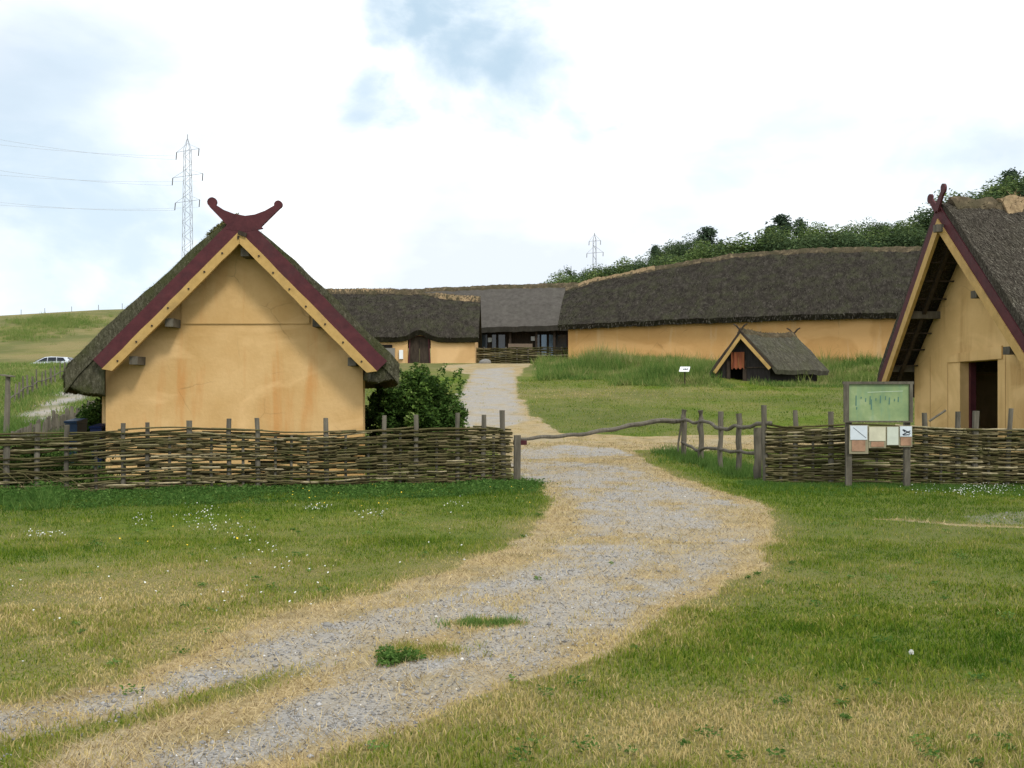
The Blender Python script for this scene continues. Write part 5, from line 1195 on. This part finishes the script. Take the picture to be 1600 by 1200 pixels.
for k in range(46):
    t = k/45; px = 20+t*140+rng.gauss(0, .8); Yq = 26.5+t*9; it.append(((px-800)/F*Yq, Yq, rng.uniform(.5, .82)))
palis('dense stake fence along the near side of the side path at far left', it, .06)
it = []
for k in range(15):
    t = k/14; px = 8+t*100; Yq = 38+t*16; it.append(((px-800)/F*Yq, Yq, rng.uniform(.75, 1.0)))
palis('sparse stake fence on the uphill side of the side path at far left', it, .05)
it = []
for k in range(58):
    px = -30+k*2.6; Yq = 80; it.append(((px-800)/F*Yq, Yq, rng.uniform(.3, .6)))
palis('dark low stake fence in front of the parked car', it, .07)
pts = []; hts = []
for i in range(600):
    px = rng.uniform(-60, 120); Y_ = rng.uniform(77, 81); pts.append(((px-800)/F*Y_, Y_)); hts.append(rng.uniform(.1, .3))
clumps('hedge_grass', pts, hts, 26, .3, M['weed'], 'dark scrubby growth along the low fence in front of the car', .3, .06, 'scrub')
x_, y_ = P(11, 0, 30).x, 30
SP = thing('sign_post', (x_, y_, g(x_, y_)), 'weathered leaning post with a small flat board on top at the far left edge', 'sign post')
zt_ = CAMZ+(HZ-588)/F*y_; mb = MB(); mb.tube([(x_-.05, y_, g(x_, y_)-.2), (x_, y_, 1.2), (x_+.03, y_, zt_)], [.09, .085, .07], 8, .7, .1); mb.build('post', M['old_wood'], SP)
mb = MB(); mb.box((x_, y_, zt_+.02), (.17, 0, -.02), (0, .15, 0), (0, 0, .02), .8); mb.build('board', M['old_wood'], SP)
blue = m_flat('blue plastic', (.018, .04, .085), .45); navy = m_flat('navy plastic', (.012, .022, .09), .4)
def bin_(px0, px1, pyt, Yb_, m_, lab):
    a, b = P(px0, pyt, Yb_), P(px1, pyt, Yb_); z0 = g(a.x, Yb_); T = thing('wheelie_bin', ((a.x+b.x)/2, Yb_, z0), lab, 'bin')
    w_ = (b.x-a.x)/2; cx_ = (a.x+b.x)/2; h_ = a.z-z0; mb = MB(); vs_ = []
    for z_, k_ in ((0, .82), (h_*.93, 1)):
        for sx, sy in ((-1, -1), (1, -1), (1, 1), (-1, 1)): vs_.append((cx_+sx*w_*k_*.95, Yb_+sy*.27*k_, z0+z_))
    mb.add(vs_, [(0, 3, 2, 1), (4, 5, 6, 7), (0, 1, 5, 4), (1, 2, 6, 5), (2, 3, 7, 6), (3, 0, 4, 7)]); mb.build('bin_body', m_, T)
    mb = MB(); mb.prism([(cx_-w_, Yb_-.3, a.z-h_*.065), (cx_-w_, Yb_-.31, a.z-h_*.02), (cx_-w_, Yb_+.28, a.z+.03), (cx_-w_, Yb_+.28, a.z-h_*.065)], (2*w_, 0, 0)); mb.build('lid', m_, T)
bin_(109, 129, 656, 23.0, blue, 'blue-grey wheelie bin between the stake fence and the wattle fence')
bin_(148, 167, 664, 22.4, navy, 'navy blue bin against the left corner of the ochre house')

# car
Yc = 94; x0c = (43-800)/F*Yc; zc = g(x0c+2, Yc)+.05; CAR = thing('parked_car', (x0c+2.2, Yc, zc), 'silver-white estate car parked on the field road, far left', 'car')
paint = m_flat('silver white paint', (.62, .66, .72), .3, .2, .03); glass = m_flat('car glass', (.02, .025, .035), .1, 0, .1); rub = m_flat('tyre', (.02, .02, .02), .9)
def carpt(u, v_, z_): return V((x0c+u, Yc+v_, zc+z_))
secs = [(0, .35, .62, .55), (.08, .25, .74, .75), (.9, .2, .92, .84), (1.2, .2, .96, .86), (3.9, .2, 1.02, .86), (4.35, .24, .98, .8), (4.45, .35, .7, .72)]
mb = MB(); vs_ = []
for u, zb_, zt2, hw in secs:
    for v_, z_ in ((-hw*.96, zb_), (-hw, (zb_+zt2)/2), (-hw*.95, zt2), (0, zt2+.04), (hw*.95, zt2), (hw, (zb_+zt2)/2), (hw*.96, zb_)): vs_.append(carpt(u, v_, z_))
fs_ = [(i*7+j, i*7+(j+1) % 7, (i+1)*7+(j+1) % 7, (i+1)*7+j) for i in range(6) for j in range(7)]+[tuple(range(7))[::-1], tuple(42+j for j in range(7))]
mb.add(vs_, fs_); body = mb.build('body', paint, CAR, True)
mb = MB(); vs_ = []
for u, zt2, hw in ((1.05, .98, .8), (1.9, 1.42, .66), (2.5, 1.48, .66), (3.8, 1.42, .64), (4.3, 1.02, .72)):
    vs_ += [carpt(u, -hw*1.02 if zt2 > 1.1 else -hw, zt2), carpt(u, hw, zt2), carpt(u, -.82, 1.0), carpt(u, .82, 1.0)]
fs_ = []
for i in range(4):
    a = i*4; fs_ += [(a, a+1, a+5, a+4), (a+2, a, a+4, a+6), (a+1, a+3, a+7, a+5)]
mb.add(vs_, fs_); mb.build('roof', paint, CAR)
for pts_ in ([(1.3, 1.03), (1.88, 1.34), (2.15, 1.39), (2.15, 1.04)], [(2.22, 1.04), (2.22, 1.4), (2.95, 1.41), (3.0, 1.05)], [(3.07, 1.05), (3.02, 1.4), (3.6, 1.37), (3.85, 1.08)]):
    mb = MB()
    def vv(z_): return -(.825-(z_-1.0)*.33)-.02
    mb.prism([carpt(u, vv(z_), z_) for u, z_ in pts_], (0, -.012, 0)); mb.build('side_window', glass, CAR)
mb = MB(); mb.prism([carpt(1.0, -.6, 1.04), carpt(1.0, .6, 1.04), carpt(1.78, .52, 1.4), carpt(1.78, -.52, 1.4)], (-.02, 0, .02)); mb.build('windscreen', glass, CAR)
mb = MB(); mb.prism([carpt(4.34, -.6, 1.05), carpt(4.34, .6, 1.05), carpt(3.9, .52, 1.38), carpt(3.9, -.52, 1.38)], (.03, 0, .02)); mb.build('rear_window', glass, CAR)
for u in (.8, 3.6):
    for v_ in (-.86, .66):
        mb = MB(); mb.tube([carpt(u, v_, .3), carpt(u, v_+.2, .3)], .31, 18); w_ = mb.build('wheel', rub, CAR); mb = MB(); mb.tube([carpt(u, v_-.01, .3), carpt(u, v_+.21, .3)], .19, 12); mb.build('rim', M['steel'], w_)
for v_ in (-.62, .5):
    mb = MB(); mb.box(carpt(.06, v_+.06, .62), (.05, 0, 0), (0, .13, 0), (0, 0, .06)); mb.build('headlight', M['white'], CAR)
    mb = MB(); mb.box(carpt(4.4, v_+.06, .8), (.04, 0, 0), (0, .09, 0), (0, 0, .13)); mb.build('tail_light', M['red'], CAR)
print('objects', len(bpy.data.objects))
